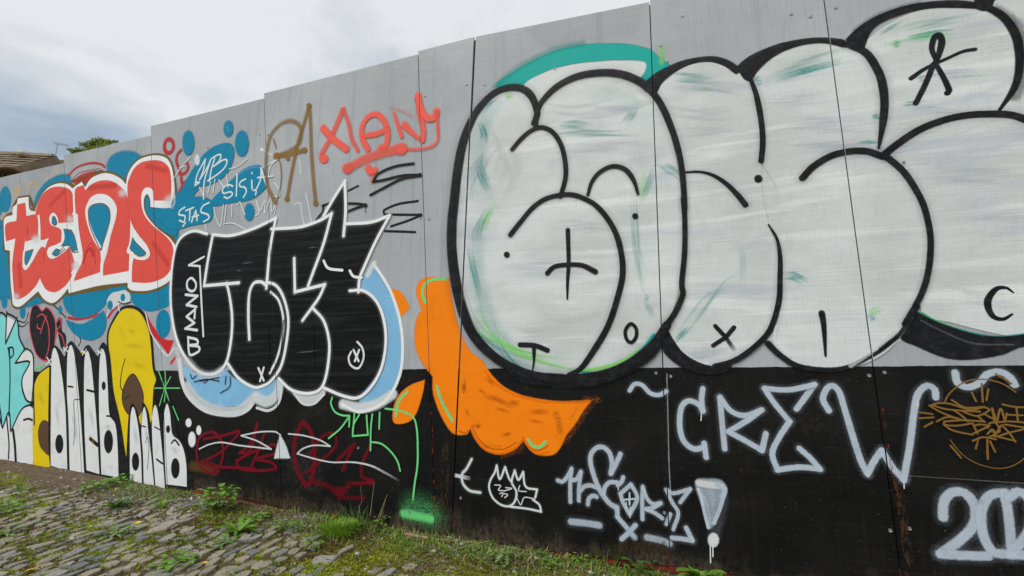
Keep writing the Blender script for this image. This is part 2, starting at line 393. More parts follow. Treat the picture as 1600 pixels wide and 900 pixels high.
def next_layer(P, r, solid=False):
    """how many films already lie where this one goes (counted on a 6 cm grid)"""
    g, cells = 0.06, set()
    if solid:
        for i in range(int((P[:, 0].min()-r)//g), int((P[:, 0].max()+r)//g)+1):
            for j in range(int((P[:, 1].min()-r)//g), int((P[:, 1].max()+r)//g)+1): cells.add((i, j))
    else:
        for x, z in P:
            for i in range(int((x-r)//g), int((x+r)//g)+1):
                for j in range(int((z-r)//g), int((z+r)//g)+1): cells.add((i, j))
    l = max(CELL.get(k, -1) for k in cells)+1
    for k in cells: CELL[k] = l
    return l
LSTEP, BASE = 0.00006, 0.0006
class Film:
    def __init__(s): s.v, s.f, s.c, s.mi, s.mats = [], [], [], [], []
    def mat(s, name):
        m = PAINT[name]
        if m not in s.mats: s.mats.append(m)
        return s.mats.index(m)
    def ribbon(s, pts, W, soft, op, color, fade=(0, 0), lay=None):
        n = len(pts); mi = s.mat(color)
        T = np.gradient(pts, axis=0) if n > 1 else np.array([[1., 0.]])
        T /= np.maximum(np.linalg.norm(T, axis=1), 1e-9)[:, None]
        Nn = np.stack([-T[:, 1], T[:, 0]], 1)
        wm = float(np.max(W))*(1+soft)
        lay = next_layer(pts, wm*.6)
        y0 = -(BASE+lay*LSTEP); b0 = len(s.v); r1 = random.random()
        def ad(p, a, t, o):
            s.v.append((p[0], y0-0.00005*t, p[1])); s.c.append((a, o, r1, 1))
        for i in range(n):
            t = i/max(1, n-1); hw = W[i]/2; inn, ou = hw*(1-soft*0.75), hw*(1+soft*0.55)
            o = op
            if fade[0] and t < fade[0]: o *= t/fade[0]
            if fade[1] and 1-t < fade[1]: o *= (1-t)/fade[1]
            for k, a in ((-ou, 0), (-inn, 1), (inn, 1), (ou, 0)): ad(pts[i]+Nn[i]*k, a, t, o)
        for i in range(n-1):
            for k in range(3):
                q = b0+4*i+k; s.f.append((q, q+1, q+5, q+4)); s.mi.append(mi)
        for end in (0, n-1):                                            # round caps
            o = s.c[b0+4*end][1]; hw = W[end]/2; inn, ou = hw*(1-soft*0.75), hw*(1+soft*0.55)
            d = -T[end] if end == 0 else T[end]; nn = Nn[end]; t = end/max(1, n-1)
            ang = np.linspace(-math.pi/2, math.pi/2, 9); k0 = len(s.v)
            ad(pts[end], 1, t, o)
            for a in ang: ad(pts[end]+(nn*math.sin(a)+d*math.cos(a))*inn, 1, t, o)
            for a in ang: ad(pts[end]+(nn*math.sin(a)+d*math.cos(a))*ou, 0, t, o)
            for j in range(8):
                s.f.append((k0, k0+1+j, k0+2+j)); s.mi.append(mi)
                s.f.append((k0+1+j, k0+10+j, k0+11+j, k0+2+j)); s.mi.append(mi)
    def fill(s, P, soft, op, color):
        n = len(P); mi = s.mat(color)
        ar = 0.5*np.sum(P[:, 0]*np.roll(P[:, 1], -1)-np.roll(P[:, 0], -1)*P[:, 1])
        if ar < 0: P = P[::-1]
        T = np.roll(P, -1, 0)-np.roll(P, 1, 0); T /= np.maximum(np.linalg.norm(T, axis=1), 1e-9)[:, None]
        Nn = np.stack([T[:, 1], -T[:, 0]], 1)
        lay = next_layer(P, soft, True)
        y0 = -(BASE+lay*LSTEP); b0 = len(s.v); r1 = random.random()
        inn, ou = P-Nn*soft*0.5, P+Nn*soft*0.5
        for q in inn: s.v.append((q[0], y0, q[1])); s.c.append((1, op, r1, 1))
        for q in ou: s.v.append((q[0], y0+0.00002, q[1])); s.c.append((0, op, r1, 1))
        for t in geometry.tessellate_polygon([[Vector((q[0], q[1], 0)) for q in inn]]):
            s.f.append(tuple(b0+i for i in t)); s.mi.append(mi)
        for i in range(n):
            j = (i+1) % n; s.f.append((b0+i, b0+n+i, b0+n+j, b0+j)); s.mi.append(mi)
    def build(s, name, parent, label=None):
        if not s.f: return
        me = mesh(name, s.v, s.f, s.mats, s.mi)
        at = me.attributes.new('pa', 'FLOAT_COLOR', 'POINT'); at.data.foreach_set('color', np.array(s.c, np.float32).ravel())
        V = np.array(s.v); cut = []
        for k in (1, 2, 3, 4, 5, 6, 7, 8):
            if k == 1: continue
            lo, hi = V[:, 2].min(), V[:, 2].max()
            xs = (jpos(k, lo), jpos(k, hi))
            if V[:, 0].min() < max(xs)+.01 and V[:, 0].max() > min(xs)-.01: cut.append(k)
        if cut:
            bm = bmesh.new(); bm.from_mesh(me)
            for k in cut:
                a, b = Vector((jpos(k, 3), 0, 3)), Vector((jpos(k, .2), 0, .2)); d = (b-a).normalized(); nn = Vector((d.z, 0, -d.x))
                if nn.x < 0: nn = -nn
                g = GAP[k]*(0.75 if k == 6 else .9)
                for off in (-g, g):
                    bmesh.ops.bisect_plane(bm, geom=bm.verts[:]+bm.edges[:]+bm.faces[:], dist=1e-6, plane_co=a+nn*off, plane_no=nn)
                kill = [f for f in bm.faces if abs((f.calc_center_median()-a).dot(nn)) < g-1e-5]
                if kill: bmesh.ops.delete(bm, geom=kill, context='FACES')
            bm.normal_update()
            for f in bm.faces:
                if f.normal.y > 0: f.normal_flip()
            bm.to_mesh(me); bm.free()
        o = link(name, me, parent)
        if label: o['label'] = label
        return o
piece = None; film = None; fname = None; flabel = None; apart = False
APART = {'drip', 'detail', 'mark', 'mud', 'red_edge', 'spark', 'bubble', 'underline', 'counter', 'scuff', 'sparkle', 'blot', 'drop', 'wave', 'highlight', 'oval', 'ray', 'stroke', 'patch', 'shadow', 'hook', 'ring', 'glow', 'face', 'flake', 'mist', 'streak', 'scribble', 'line', 'arc', 'loop', 'edge', 'fill', 'background', 'cloud', 'smear', 'sheen', 'body'}
def cut_off():
    global film
    if apart: film.build(fname, piece, flabel); film = Film()
def flush():
    global film
    if film: film.build(fname, piece, flabel)
    film = None
def new_piece(name, label):
    global piece
    flush(); piece = link(name, None, hoarding); piece['label'] = label
def sub(name, label=None):
    global film, fname, flabel, apart
    flush(); film = Film(); fname, flabel = name, label; apart = name in APART and not label
def S(c, color, w, txt, op=1.0, soft=0.3, halo=0.0, fade=(0, 0), closed=False):
    for line in txt.split('|'):
        if not line.strip(): continue
        P = parse(c, line); sc = scale_at(P[len(P)//2][3])/CR[c][2]
        ww = (np.array(w, float) if hasattr(w, '__len__') else np.array([w], float))*sc
        step = max(0.006, min(0.03, float(ww.min())*0.4))
        segs, cur = [], []
        for p in P:                                                     # break at sharp corners so that joins stay round
            cur.append(p)
            if p[2] and len(cur) > 1: segs.append(cur); cur = [p]
        if len(cur) > 1 or not segs: segs.append(cur)
        tot = sum(len(q) for q in segs); done = 0
        for q in segs:
            q = [(a, b, False, d) for a, b, k, d in q]
            if closed: q = q+[q[0]] if q[0][:2] != q[-1][:2] else q
            pts = spline(q, False, step)
            if closed: pts = spline(q[:-1], True, step); pts = np.concatenate([pts, pts[:1]])
            t = np.linspace(done/tot, (done+len(q))/tot, len(pts)); done += len(q)
            W = np.interp(t, np.linspace(0, 1, len(ww)), ww) if len(ww) > 1 else np.full(len(pts), ww[0])
            W = W*(1+0.05*np.array([noise.noise((a*9, b*9, 2)) for a, b in pts]))
            if halo: film.ribbon(pts, W*(1.75 if color == 'chalk' else 2.1), 0.85, halo*(.75 if color == 'chalk' else 1), color)
            film.ribbon(pts, W, soft, op, color, fade)
        cut_off()
def F(c, color, txt, op=1.0, soft=8):
    for line in txt.split('|'):
        P = parse(c, line); sc = scale_at(P[0][3])/CR[c][2]
        film.fill(spline(P, True, 0.025), soft*sc, op, color); cut_off()
def E_(c, color, cx, cy, rx, ry, op=1.0, soft=8, rot=0):
    pts = ' '.join('%.1f,%.1f' % (cx+rx*math.cos(a)*math.cos(rot)-ry*math.sin(a)*math.sin(rot), cy+rx*math.cos(a)*math.sin(rot)+ry*math.sin(a)*math.cos(rot)) for a in [k*math.tau/12 for k in range(12)])
    F(c, color, pts, op, soft)
def dot(c, color, x, y, r, op=1.0, soft=0.4): E_(c, color, x, y, r, r, op, soft*r)
# --- scribbles at the far left
new_piece('paint_scribble', 'thin yellow scribbles beside blue ovals at the far end of the sheets')
sub('stroke'); S('A', 'amber', 6, "60,385 62,360 78,352 80,382|85,325 92,390|110,320 112,382|136,330 140,415|142,325 172,318 174,342|222,265 225,300|252,262 253,276|277,248 278,270|12,460 12,540", .85, .5)
sub('oval'); E_('A', 'blue', 25, 395, 27, 60, 1, 14); E_('A', 'blue', 0, 430, 10, 40, 1, 12); E_('A', 'blue', 4, 520, 12, 30, .9, 12)

# --- cyan letter, black bubble numeral, yellow shapes and picket letters along the foot
new_piece('bubble_numeral', 'small black bubble numeral with pink outline')
sub('loop'); S('B', 'black', 6, "75,160 100,170 125,150|110,75 150,55 220,65 270,110 290,130|340,200 355,230 345,255|70,140 110,150 125,110", .9)
sub('fill'); F('B', 'black', "135,110 145,80 165,75 185,100 205,85 230,110 245,160 240,250 225,310 190,318 160,290 140,230 130,170", 1, 5)
F('B', 'black', "248,150 258,130 272,140 272,185 290,210 288,260 270,265 255,200", 1, 4)
sub('outline'); S('B', 'pink', 6, "135,110 145,80 165,75 185,100 205,85 230,110 245,160 240,250 225,310 190,318 160,290 140,230 130,170", 1, .4, closed=True)
S('B', 'pink', 6, "165,125 185,115 200,130 215,180 215,260 200,310|178,180 165,175 165,160|205,125 190,160 178,200|250,150 262,135 270,160 250,185|250,190 275,215 285,265|250,185 245,220", 1, .4)

new_piece('cyan_lettering', 'tall pointed cyan letters with black outline above pale picket letters')
sub('background'); F('B', 'picket', "-20,560 45,560 100,520 150,540 152,772 80,764 -20,745", 1, 4)
F('B', 'picket', "68,330 95,290 125,275 145,295 148,400 140,510 110,470 100,400 132,325", 1, 4)
sub('fill'); F('B', 'cyan', "-20,145 30,115* 30,245* 75,140* 85,215 105,265 65,330* 125,330 95,400 100,450 130,510* 90,540 50,625* 40,560* 15,610* -20,560", 1, 4)
F('B', 'picket', "32,125* 68,145* 28,228*", 1, 3)
sub('outline'); S('B', 'black', 9, "-10,110 12,110 30,130*|30,105 25,245* 75,130|30,110 75,140 85,215 108,265|108,270 68,330* 130,325 100,390 98,440 115,490 140,505|140,510 95,535 48,630* 40,545 12,615* -5,560|42,270 45,400 40,560|35,265 55,262 60,290 45,305 38,270")
S('B', 'black', 8, "108,265 128,272 146,298 148,400 140,505")
S('B', 'black', 10, "30,570 40,680 38,750|150,515 150,772|105,580 130,575 158,592|-4,500 5,560 8,600"); S('B', 'black', 17, "58,625 66,690 70,762")

new_piece('yellow_shape', 'narrow yellow rounded shape with brown patch squeezed beside the cyan letters')
sub('fill'); F('B', 'yellow', "150,440 165,390 195,355 225,345 228,792 150,772", 1, 4)
sub('patch'); F('B', 'brown', "168,640 175,600 195,580 222,605 222,735 195,720 175,690", 1, 3)
sub('outline'); S('B', 'black', 9, "152,600 150,430 170,380 205,350 225,342"); S('B', 'mint', 7, "155,358 170,345 190,340|160,350 182,352")

new_piece('yellow_dome_shape', 'large yellow dome shape with brown patch rising behind the picket letters')
sub('fill'); F('B', 'yellow', "475,270 480,190 510,120 550,88 595,90 630,130 655,190 670,260 675,340 690,400 675,440 672,560 640,640 560,856 520,720 490,560", 1, 4)
F('B', 'yellow', "352,285 366,278 374,440 356,420", 1, 3)
sub('patch'); F('B', 'brown', "540,450 560,400 585,378 610,410 630,470 625,530 600,570 560,550 540,500", 1, 4)
sub('outline'); S('B', 'black', (12, 16, 15, 12), "476,290 475,200 505,130 540,88 590,85 630,115 657,180 668,250 676,350 690,400 680,440 672,560")
S('B', 'black', 5, "540,450 560,400 585,378 610,410 630,470 625,530 600,570 560,550 538,500", closed=True)
S('B', 'black', 6, "550,312 535,370 530,430 545,460|545,490 565,475")

new_piece('red_ribbon', 'red pointed ribbon with white edge and mint spark beside the yellow dome')
sub('fill'); F('B', 'red', "640,100* 662,150 690,190 725,225 765,230* 740,292* 700,240 668,200 648,150", 1, 4); S('B', 'red', 12, "475,130 495,100 525,70|752,330 776,298")
S('B', 'red', 14, "300,130 340,136 380,130 440,115", .8)
sub('edge'); S('B', 'white', 6, "640,110 665,200 735,298 768,262|500,55 480,95 470,125|520,75 525,100", 1, .5)
sub('spark', 'mint green eight-pointed spark'); S('B', 'mint', 6, "725,350 728,440 722,500|695,360 725,440 750,520|680,440 790,440|750,390 725,440 700,520|760,520 785,580", .9, .5)

def picket_set(specs): pass
new_piece('picket_lettering', 'four tall white picket-shaped letters with black shadows along the foot of the sheets')
sub('shadow'); F('B', 'black', "222,786 220,290 238,252 262,268 285,300 294,255 315,233 345,268 362,290 370,265 390,250 415,280 432,300 438,262 455,238 482,280 500,450 525,560 545,680 558,844 440,822 330,806", 1, 4)
for t in ("224,780* 224,640 228,300 240,262 258,300 278,420 290,560 297,804*", "300,806* 297,560 295,420 298,290 312,250 328,290 343,420 358,600 371,815*", "380,800* 372,600 370,460 373,310 385,275 400,320 413,440 426,600 438,818*", "442,818* 436,480 440,310 452,268 465,300 474,420 482,555 508,600 518,700 522,832*"):
    sub('letter'); F('B', 'picket', t, 1, 3)
sub('detail'); E_('B', 'black', 262, 685, 18, 42, 1, 3); E_('B', 'black', 478, 675, 20, 52, 1, 3); E_('B', 'black', 457, 430, 9, 19, 1, 3)
S('B', 'black', (5, 12, 13, 12), "258,285 284,420 297,560 304,806|326,272 350,420 366,600 378,812|400,300 420,440 434,600 443,818"); S('B', 'black', 8, "300,432 322,435|470,562 490,565 505,577"); S('B', 'black', 4, "325,690 330,600 325,500 330,490 350,490"); S('B', 'black', 10, "383,448 415,456"); S('B', 'black', 18, "398,662 430,690")
sub('spark'); S('B', 'white', 6, "208,305 228,342|230,308 205,337|280,262 300,280|298,258 282,282|362,275 382,292|380,270 364,294|430,275 450,290|448,268 432,292", .95, .5)

new_piece('small_picket_lettering', 'smaller set of four white picket letters before the yellow dome')
sub('shadow'); F('B', 'black', "562,852 563,600 578,508 600,530 620,600 628,504 652,540 666,600 680,488 708,540 718,600 728,488 760,530 780,640 815,690 835,770 846,878 735,866 732,890 640,872", 1, 4)
for t in ("572,846* 572,640 575,560 585,522 598,550 610,620 620,720 625,858*", "633,860* 628,740 623,620 628,545 636,522 646,560 654,640 666,740 679,874*", "682,872* 672,700 669,590 673,540 683,514 694,540 704,620 714,720 727,884*", "730,862* 724,700 722,560 735,508 748,550 758,640 788,670 808,710 820,780 822,873*"):
    sub('letter'); F('B', 'picket', t, 1, 3)
sub('detail'); E_('B', 'black', 597, 763, 16, 40, 1, 3); E_('B', 'black', 772, 792, 19, 45, 1, 3); E_('B', 'black', 740, 620, 9, 17, 1, 3)
S('B', 'black', (4, 9, 10, 9), "596,538 615,620 626,720 630,860|646,545 659,640 671,740 682,874|694,530 708,620 719,720 730,884"); S('B', 'black', 6, "620,605 642,610|680,610 702,622"); S('B', 'black', 4, "640,680 650,655 656,700 650,795"); S('B', 'black', 9, "690,752 716,772|755,682 770,668 788,690")
sub('scuff'); S('B', 'lilac', 26, "245,500 262,620|320,520 345,700|395,520 412,620|460,600 490,620|590,600 605,700|640,600 655,700|750,690 790,730", .30, 1.0, fade=(.4, .4)); S('B', 'amber', 14, "400,640 420,720|470,780 500,790|320,560 326,600", .14, 1.0, fade=(.4, .4)); S('B', 'ochre', 20, "560,180 600,200|540,250 640,260|580,330 640,350|170,460 200,520", .14, 1.0, fade=(.4, .4))
sub('bubble'); E_('B', 'white', 830, 592, 13, 19, .95, 8); E_('B', 'white', 845, 665, 16, 34, .95, 10); E_('B', 'white', 875, 625, 11, 21, .95, 8); E_('B', 'white', 765, 690, 7, 12, .9, 4)

# --- the red word on its blue clouds
new_piece('paint_cloud', 'turquoise blue clouds and drips of paint around the red word')
sub('cloud'); F('A', 'blue', "-30,580 20,520 60,560 40,500 160,455 163,400 185,350 225,308 275,282 322,280 335,320 345,340 430,300 500,262 503,225 525,190 570,170 625,172 672,195 720,190 770,200 812,280 830,350 835,440 838,560 830,640 825,740 800,800 800,870 700,890 600,850 560,845 480,870 400,900 320,880 300,840 200,880 100,900 50,860 -30,845", 1, 22)
sub('drip'); F('B', 'blue', "280,40 290,95 320,122 360,132 410,118 450,90 470,60 480,20 380,0", 1, 6)
F('B', 'blue', "288,138* 350,158 400,140 455,98* 468,130 465,175 445,210 405,230 360,222 320,195 300,165", 1, 5)
F('B', 'blue', "560,0 575,50 600,80 650,102 700,95 745,75 760,40 755,-20 650,-30", 1, 6)
E_('B', 'blue', 718, 157, 32, 62, 1, 5)
for a in ((20, 62, 13, 27), (100, 105, 13, 30), (265, 97, 8, 18), (165, 42, 32, 22)): E_('B', 'blue', *a, 1, 4)
sub('bubble'); F('B', 'tagwhite', "470,60 490,25 520,15 560,10 575,40 570,60 520,75 490,95", .85, 6); E_('B', 'blue', 485, 75, 12, 20, 1, 3); E_('B', 'blue', 541, 42, 10, 17, 1, 3)
S('B', 'black', 5, "520,60 545,70 575,62")
sub('arc'); S('A', 'brickred', 11, "322,280 360,245 420,225 470,228 492,242", .9, .5); S('A', 'brickred', 6, "340,300 370,272 420,258 470,250", .5, .6); F('A', 'red', "340,315 370,285 410,268 452,262 430,300 380,320", .95, 8)

new_piece('red_lettering', 'large coral red four-letter word with white border and thin gold edge')
WHT = "62,430* 80,415 85,390* 135,383* 140,440 165,452* 172,430 195,378 225,342 265,322 310,322 345,345* 352,335 385,312* 400,338* 425,300 455,282 490,272 530,278 570,300 592,325* 600,280 625,235 660,205 710,190 750,190 785,205 805,240 815,290 820,360 818,445* 705,432* 703,395 690,372 678,395 680,440 700,480 745,530 795,568 825,605 832,660 826,715 803,768 755,803 690,823 620,822 600,808* 600,785* 480,797 400,815 325,835* 320,812* 290,850 250,880 210,865 180,825* 130,870 95,897 65,890 58,850 50,760 48,635* 25,632* 20,560 22,485 60,468*"
sub('border', 'white border with thin gold edge'); S('A', 'gold', 21, WHT, 1, .35, closed=True)
F('A', 'white', WHT, 1, 4)
S('A', 'gold', 9, "335,310 390,290 440,270 480,260|705,436 755,440")
sub('letter'); F('T', 'coral', "118,212* 172,200* 180,290* 250,288 258,430* 175,465 172,435* 160,540 158,630 175,645 210,600 250,520 300,500 320,600 270,705 240,760 180,820 130,845 105,840 95,790 88,700 85,600 105,440* 42,460* 40,348 112,322*", 1, 5)
sub('letter'); F('T', 'coral', "240,275 255,210 290,140 350,100 420,95 470,115 492,160 490,335* 395,342* 388,300 365,268 342,278 332,312 345,350 410,382 412,462* 380,480 330,500 316,535 330,568 362,575 420,540 470,495* 490,560 502,610 490,670 465,725 425,770 370,800 315,785 285,740 270,690 290,560 325,440* 270,442 265,300", 1, 5)
sub('counter'); F('T', 'blue', "350,335 354,297 370,298 384,340 368,352", 1, 3); F('T', 'blue', "352,542 378,512 410,518 395,545 365,554", 1, 3); F('T', 'blue', "428,377* 480,385* 502,430 526,515* 490,532* 468,485* 412,492* 434,440", 1, 3); F('T', 'blue', "172,530* 225,514* 205,570 180,615 168,590", 1, 3)
S('T', 'gold', 8, "428,377* 480,385* 502,430 526,530* 490,535* 468,485* 412,490*|352,542 378,512 410,518 440,480|352,542 375,556 400,545 440,510|350,335 354,297 370,298 384,340 368,352 350,335|172,530* 225,514* 205,570 180,615 168,590 172,530")
S('T', 'white', 15, "262,288 268,370 268,452*|175,645 215,592 260,512 322,444*|395,345 490,338|175,468 268,442", 1, .3); S('T', 'white', 12, "160,530 157,620 172,645 200,620")
sub('letter'); F('A', 'coral', "352,360 360,340 393,328* 402,352* 430,325 470,308 520,308 560,330 590,365 605,410 612,480 610,600 605,730* 485,752* 487,700 505,640 520,570 545,480 548,430 525,390 490,370 450,372 420,395 408,440 415,500 435,560 470,615* 475,690 472,735* 348,778* 360,740 385,690 390,652* 372,650 364,560 354,480 348,420", 1, 4)
sub('counter'); F('A', 'blue', "418,440 440,420 480,415 510,435 518,480 505,540 485,600 475,628 455,595 430,540 418,490", 1, 3)
S('A', 'white', 17, "478,730 480,690 494,635 512,570 534,485 538,438 515,400 485,384 450,386 424,405 408,440 414,495 436,560 470,620", 1, .25); S('A', 'gold', 6, "418,440 440,420 480,415 510,435 518,480 505,540 485,600 475,632 455,595 430,540 418,490", closed=True)
S('A', 'white', 13, "348,345 348,400 352,460* 345,462|352,460 368,560 380,665*|345,650 360,690 340,740|594,325 612,370 620,440 622,520 612,600 605,640*", 1, .3)
F('A', 'white', "355,470 365,462 372,540 390,650 380,672 362,600", 1, 3)
sub('letter'); F('A', 'coral', "600,320 610,290 630,250 665,222 710,212 755,215 785,235 800,270 805,340 800,400* 722,400* 720,360 705,340 680,342 665,370 665,420 680,470 720,520 770,560 805,600 815,650 805,715 770,760 700,785 620,782* 620,740 625,650* 640,660 680,665 700,645 690,610 650,560 620,510 605,450 600,390", 1, 4)
sub('counter'); F('A', 'blue', "618,575 640,600 670,630 685,650 660,660 630,645 612,620", 1, 3); S('A', 'gold', 6, "618,575 640,600 670,630 685,650 660,660 630,645 612,620", closed=True)
S('A', 'white', 13, "622,555 655,590 690,625 700,655 680,672 640,668 612,645", 1, .25); S('A', 'white', 11, "622,550 612,600 600,640 625,650 618,700")
F('A', 'blue', "683,440 682,395 690,380 700,395 704,430 720,440 830,450 830,560 780,550 730,510 698,470", 1, 4); S('A', 'gold', 7, "704,432 702,395 690,374 679,395 681,440 700,480 745,530 795,568 826,606|704,434 755,440", 1, .3)
sub('sparkle'); dot('T', 'white', 240, 445, 24, .55, 1.5); dot('T', 'whitemist', 240, 445, 44, .8, 1.2); dot('T', 'white', 470, 312, 22, .55, 1.5); dot('T', 'whitemist', 470, 312, 40, .8, 1.2); dot('T', 'white', 508, 622, 24, .55, 1.5); dot('T', 'whitemist', 508, 622, 44, .8, 1.2); dot('T', 'white', 112, 828, 17, .55, 1.5); dot('T', 'whitemist', 112, 828, 32, .8, 1.2); dot('A', 'white', 798, 402, 24, .55, 1.5); dot('A', 'whitemist', 798, 402, 44, .8, 1.2); dot('A', 'white', 576, 365, 17, .55, 1.5); dot('A', 'whitemist', 576, 365, 32, .8, 1.2)
sub('scuff'); S('A', 'brickred', 26, "240,420 300,360|90,700 100,800|420,340 540,330|690,240 780,260|720,600 790,700", .25, 1.0); S('A', 'brickred', 5, "400,640 430,600 445,640 450,700|130,520 132,560|210,640 205,690", .6, .6); S('A', 'red', 14, "395,690 405,650 425,625 440,660", .5, .6)

# --- blue splash with small names
new_piece('paint_splash', 'blue splash with rays and floating drops above the red word')
sub('ray'); F('C', 'blue', "205,655 290,520 370,400 440,330 510,295 565,285 600,300 615,350 600,430 570,490 520,540 440,580 350,600 230,670", 1, 10)
sub('ray'); F('C', 'blue', "455,690 520,620 600,540 680,470 740,445 800,445 835,500 845,580 820,620 760,670 690,695 600,705 470,730", 1, 10)
sub('ray'); F('C', 'blue', "260,700 330,665 400,665 450,690 465,750 460,810 440,840 380,855 300,870 240,890 150,888 60,800 20,750 180,740", 1, 10)
sub('ray'); F('C', 'blue', "180,690 230,640 300,625 370,600 330,660 460,690 460,730 300,720 180,770", 1, 8)
for a in ((292, 285, 42, 88), (573, 185, 34, 58), (668, 290, 48, 92), (720, 772, 36, 62)): sub('drop'); E_('C', 'blue', *a, 1, 18)
sub('sheen'); S('C', 'lightblue', 14, "640,510 700,470 760,455 810,465", .4, .6); S('C', 'lightblue', 10, "560,170 575,200 570,210", .35, .6)
new_piece('red_ring', 'small dull red ring and hook above the last red letter')
sub('ring'); S('C', 'brickred', 28, "152,258 180,275 185,320 165,352 135,350 122,315 130,275", .95, .35, closed=True)
sub('hook'); S('C', 'brickred', 22, "240,335 212,370 208,420 228,470 230,500|282,425 290,460 265,498 230,502|240,525 245,570|262,560 230,620", .9, .35)
new_piece('white_tag', 'three small white handwritten names on the blue splash')
sub('scribble'); S('C', 'tagwhite', 8, "370,600 395,650 400,680|450,560 430,640|480,540 465,640|505,545 545,600|560,510 572,600|470,740 490,820 520,870 540,720|560,720 545,840|600,720 598,805|640,720 655,700 690,790|580,470 640,450 710,395|805,330 885,375|820,460 920,400 870,450 850,540|895,565 935,620 930,660 880,662|760,800 790,780 770,690 800,760 830,690 830,780 870,680 880,770 910,700 900,780|1030,720 1075,710 1090,800 1110,880|1115,640 1140,760 1155,840|1070,400 1080,500|540,855 600,850 650,870 700,900|175,560 240,460 310,380|230,460 270,450|410,860 420,900", .92, .4)
E_('C', 'tagwhite', 355, 405, 18, 40, .9, 14); dot('C', 'tagwhite', 806, 332, 12, 1)
S('C', 'tagwhite', 22, "190,640 195,700 180,740", .5, .9)
sub('lettering'); S('C', 'tagwhite', 12, "345,560 370,565* 340,585* 355,510 385,450 412,400* 398,480 372,545* 420,470 452,400* 430,470 405,560 400,680|440,555 455,470 478,395|452,400 490,375 520,370 512,410 470,452* 540,405 565,412 548,460 500,505 430,552")
sub('lettering'); S('C', 'tagwhite', 12, "605,590 570,580 535,610 540,640 590,630 602,650 570,675 545,665|635,505 630,660|695,540 660,560 655,590 690,600 700,630 680,668|740,495 740,502|738,550 740,610|750,620 770,610 800,540 805,460* 820,520 840,580|780,530 885,520|770,625 765,650")
sub('lettering'); S('C', 'tagwhite', 12, "268,738 235,760 228,790 268,800 262,840 230,830|255,872 272,845|275,762 330,740|305,755 300,830|315,842 345,762* 355,830|320,808 365,795|440,705 395,730 382,770 430,790 438,815 400,840")

new_piece('ochre_tag', 'two large transparent ochre letters sprayed on grey')
sub('letter'); S('C', 'ochre', 30, "905,710 870,640 850,590 838,480 842,340 872,230 930,160 1000,130 1060,150 1085,200 1070,290 1000,340 915,375", .62, .68)
S('C', 'ochre', 11, "890,260 908,320|915,380 940,440 945,540 930,640 905,710", .8, .68)
sub('letter'); S('C', 'ochre', 30, "1140,20 1110,130 1060,290 1020,480 985,680", .72, .65); S('C', 'ochre', 30, "1140,20 1150,150 1155,330 1170,540 1187,715", .68, .65); S('C', 'ochre', 34, "910,378 1000,365 1110,335", .8, .62)
sub('blot'); 
for a in ((985, 680, 18), (1187, 712, 19), (912, 378, 24), (1108, 336, 20), (1140, 24, 18), (990, 395, 16)): dot('C', 'ochre', *a, .85, .6)

new_piece('salmon_tag', 'sprayed salmon pink handwritten name with underline high on grey')
sub('letter'); S('D', 'salmon', 36, "380,430 370,400 420,310 465,210 490,150", .72, .68); S('D', 'salmon', 26, "490,150 520,220 540,310 575,380", .68, .68); S('D', 'salmon', 40, "378,252 430,310 510,372", .95, .62); dot('D', 'salmon', 383, 425, 26, .95, .6)
sub('letter'); S('D', 'salmon', 34, "632,372 600,310 600,240 640,185 690,180 730,230 742,300 728,360 702,362", .95, .62); S('D', 'salmon', 34, "622,295 680,285 738,262", .9, .62)
sub('letter'); S('D', 'salmon', (18, 26), "778,170 800,240 822,300", .9, .68); S('D', 'salmon', (44, 26, 22), "835,235 880,280 935,322", .95, .62); S('D', 'salmon', 34, "938,322 942,260 920,160 912,70", .95, .62)
sub('letter'); S('D', 'salmon', 40, "912,70 930,150 970,200 1010,190 1016,158", .98, .62); S('D', 'salmon', 22, "1018,165 1022,250 1025,310 1000,350 930,370 830,372", .65, .6); S('D', 'salmon', 18, "760,140 830,160 880,190", .22, .8)
sub('underline'); S('D', 'salmon', 58, "825,368 740,385 660,410 590,440 520,480", .72, .68); dot('D', 'salmon', 818, 370, 34, .9, .7); dot('D', 'salmon', 515, 480, 30, .75, .7)
S('D', 'salmon', 40, "632,475 645,500 670,490", .98, .62); S('D', 'salmon', 26, "658,515 655,555", .5, .8)

new_piece('black_zigzag_tag', 'black zigzag marker lines to the right of the black throw-up')
sub('stroke'); S('D', 'black', 14, "888,452 780,470 690,510 660,555* 720,545 830,520 930,517*|925,520 820,540 720,590 645,630", 1, .3)
sub('stroke'); S('D', 'black', 14, "910,663 800,680 720,715 722,738* 830,740 928,740*|925,745 850,775 760,805|725,832 830,835 895,838", 1, .3); S('D', 'black', 13, "575,578 520,605|515,677 570,678 620,685*  560,705 505,728|375,690 425,672|380,690 375,725 340,770", 1, .3); dot('D', 'black', 618, 687, 11); dot('D', 'black', 926, 517, 11); dot('D', 'black', 926, 742, 11); S('D', 'black', 4, "618,690 617,730|928,745 928,770", .8)

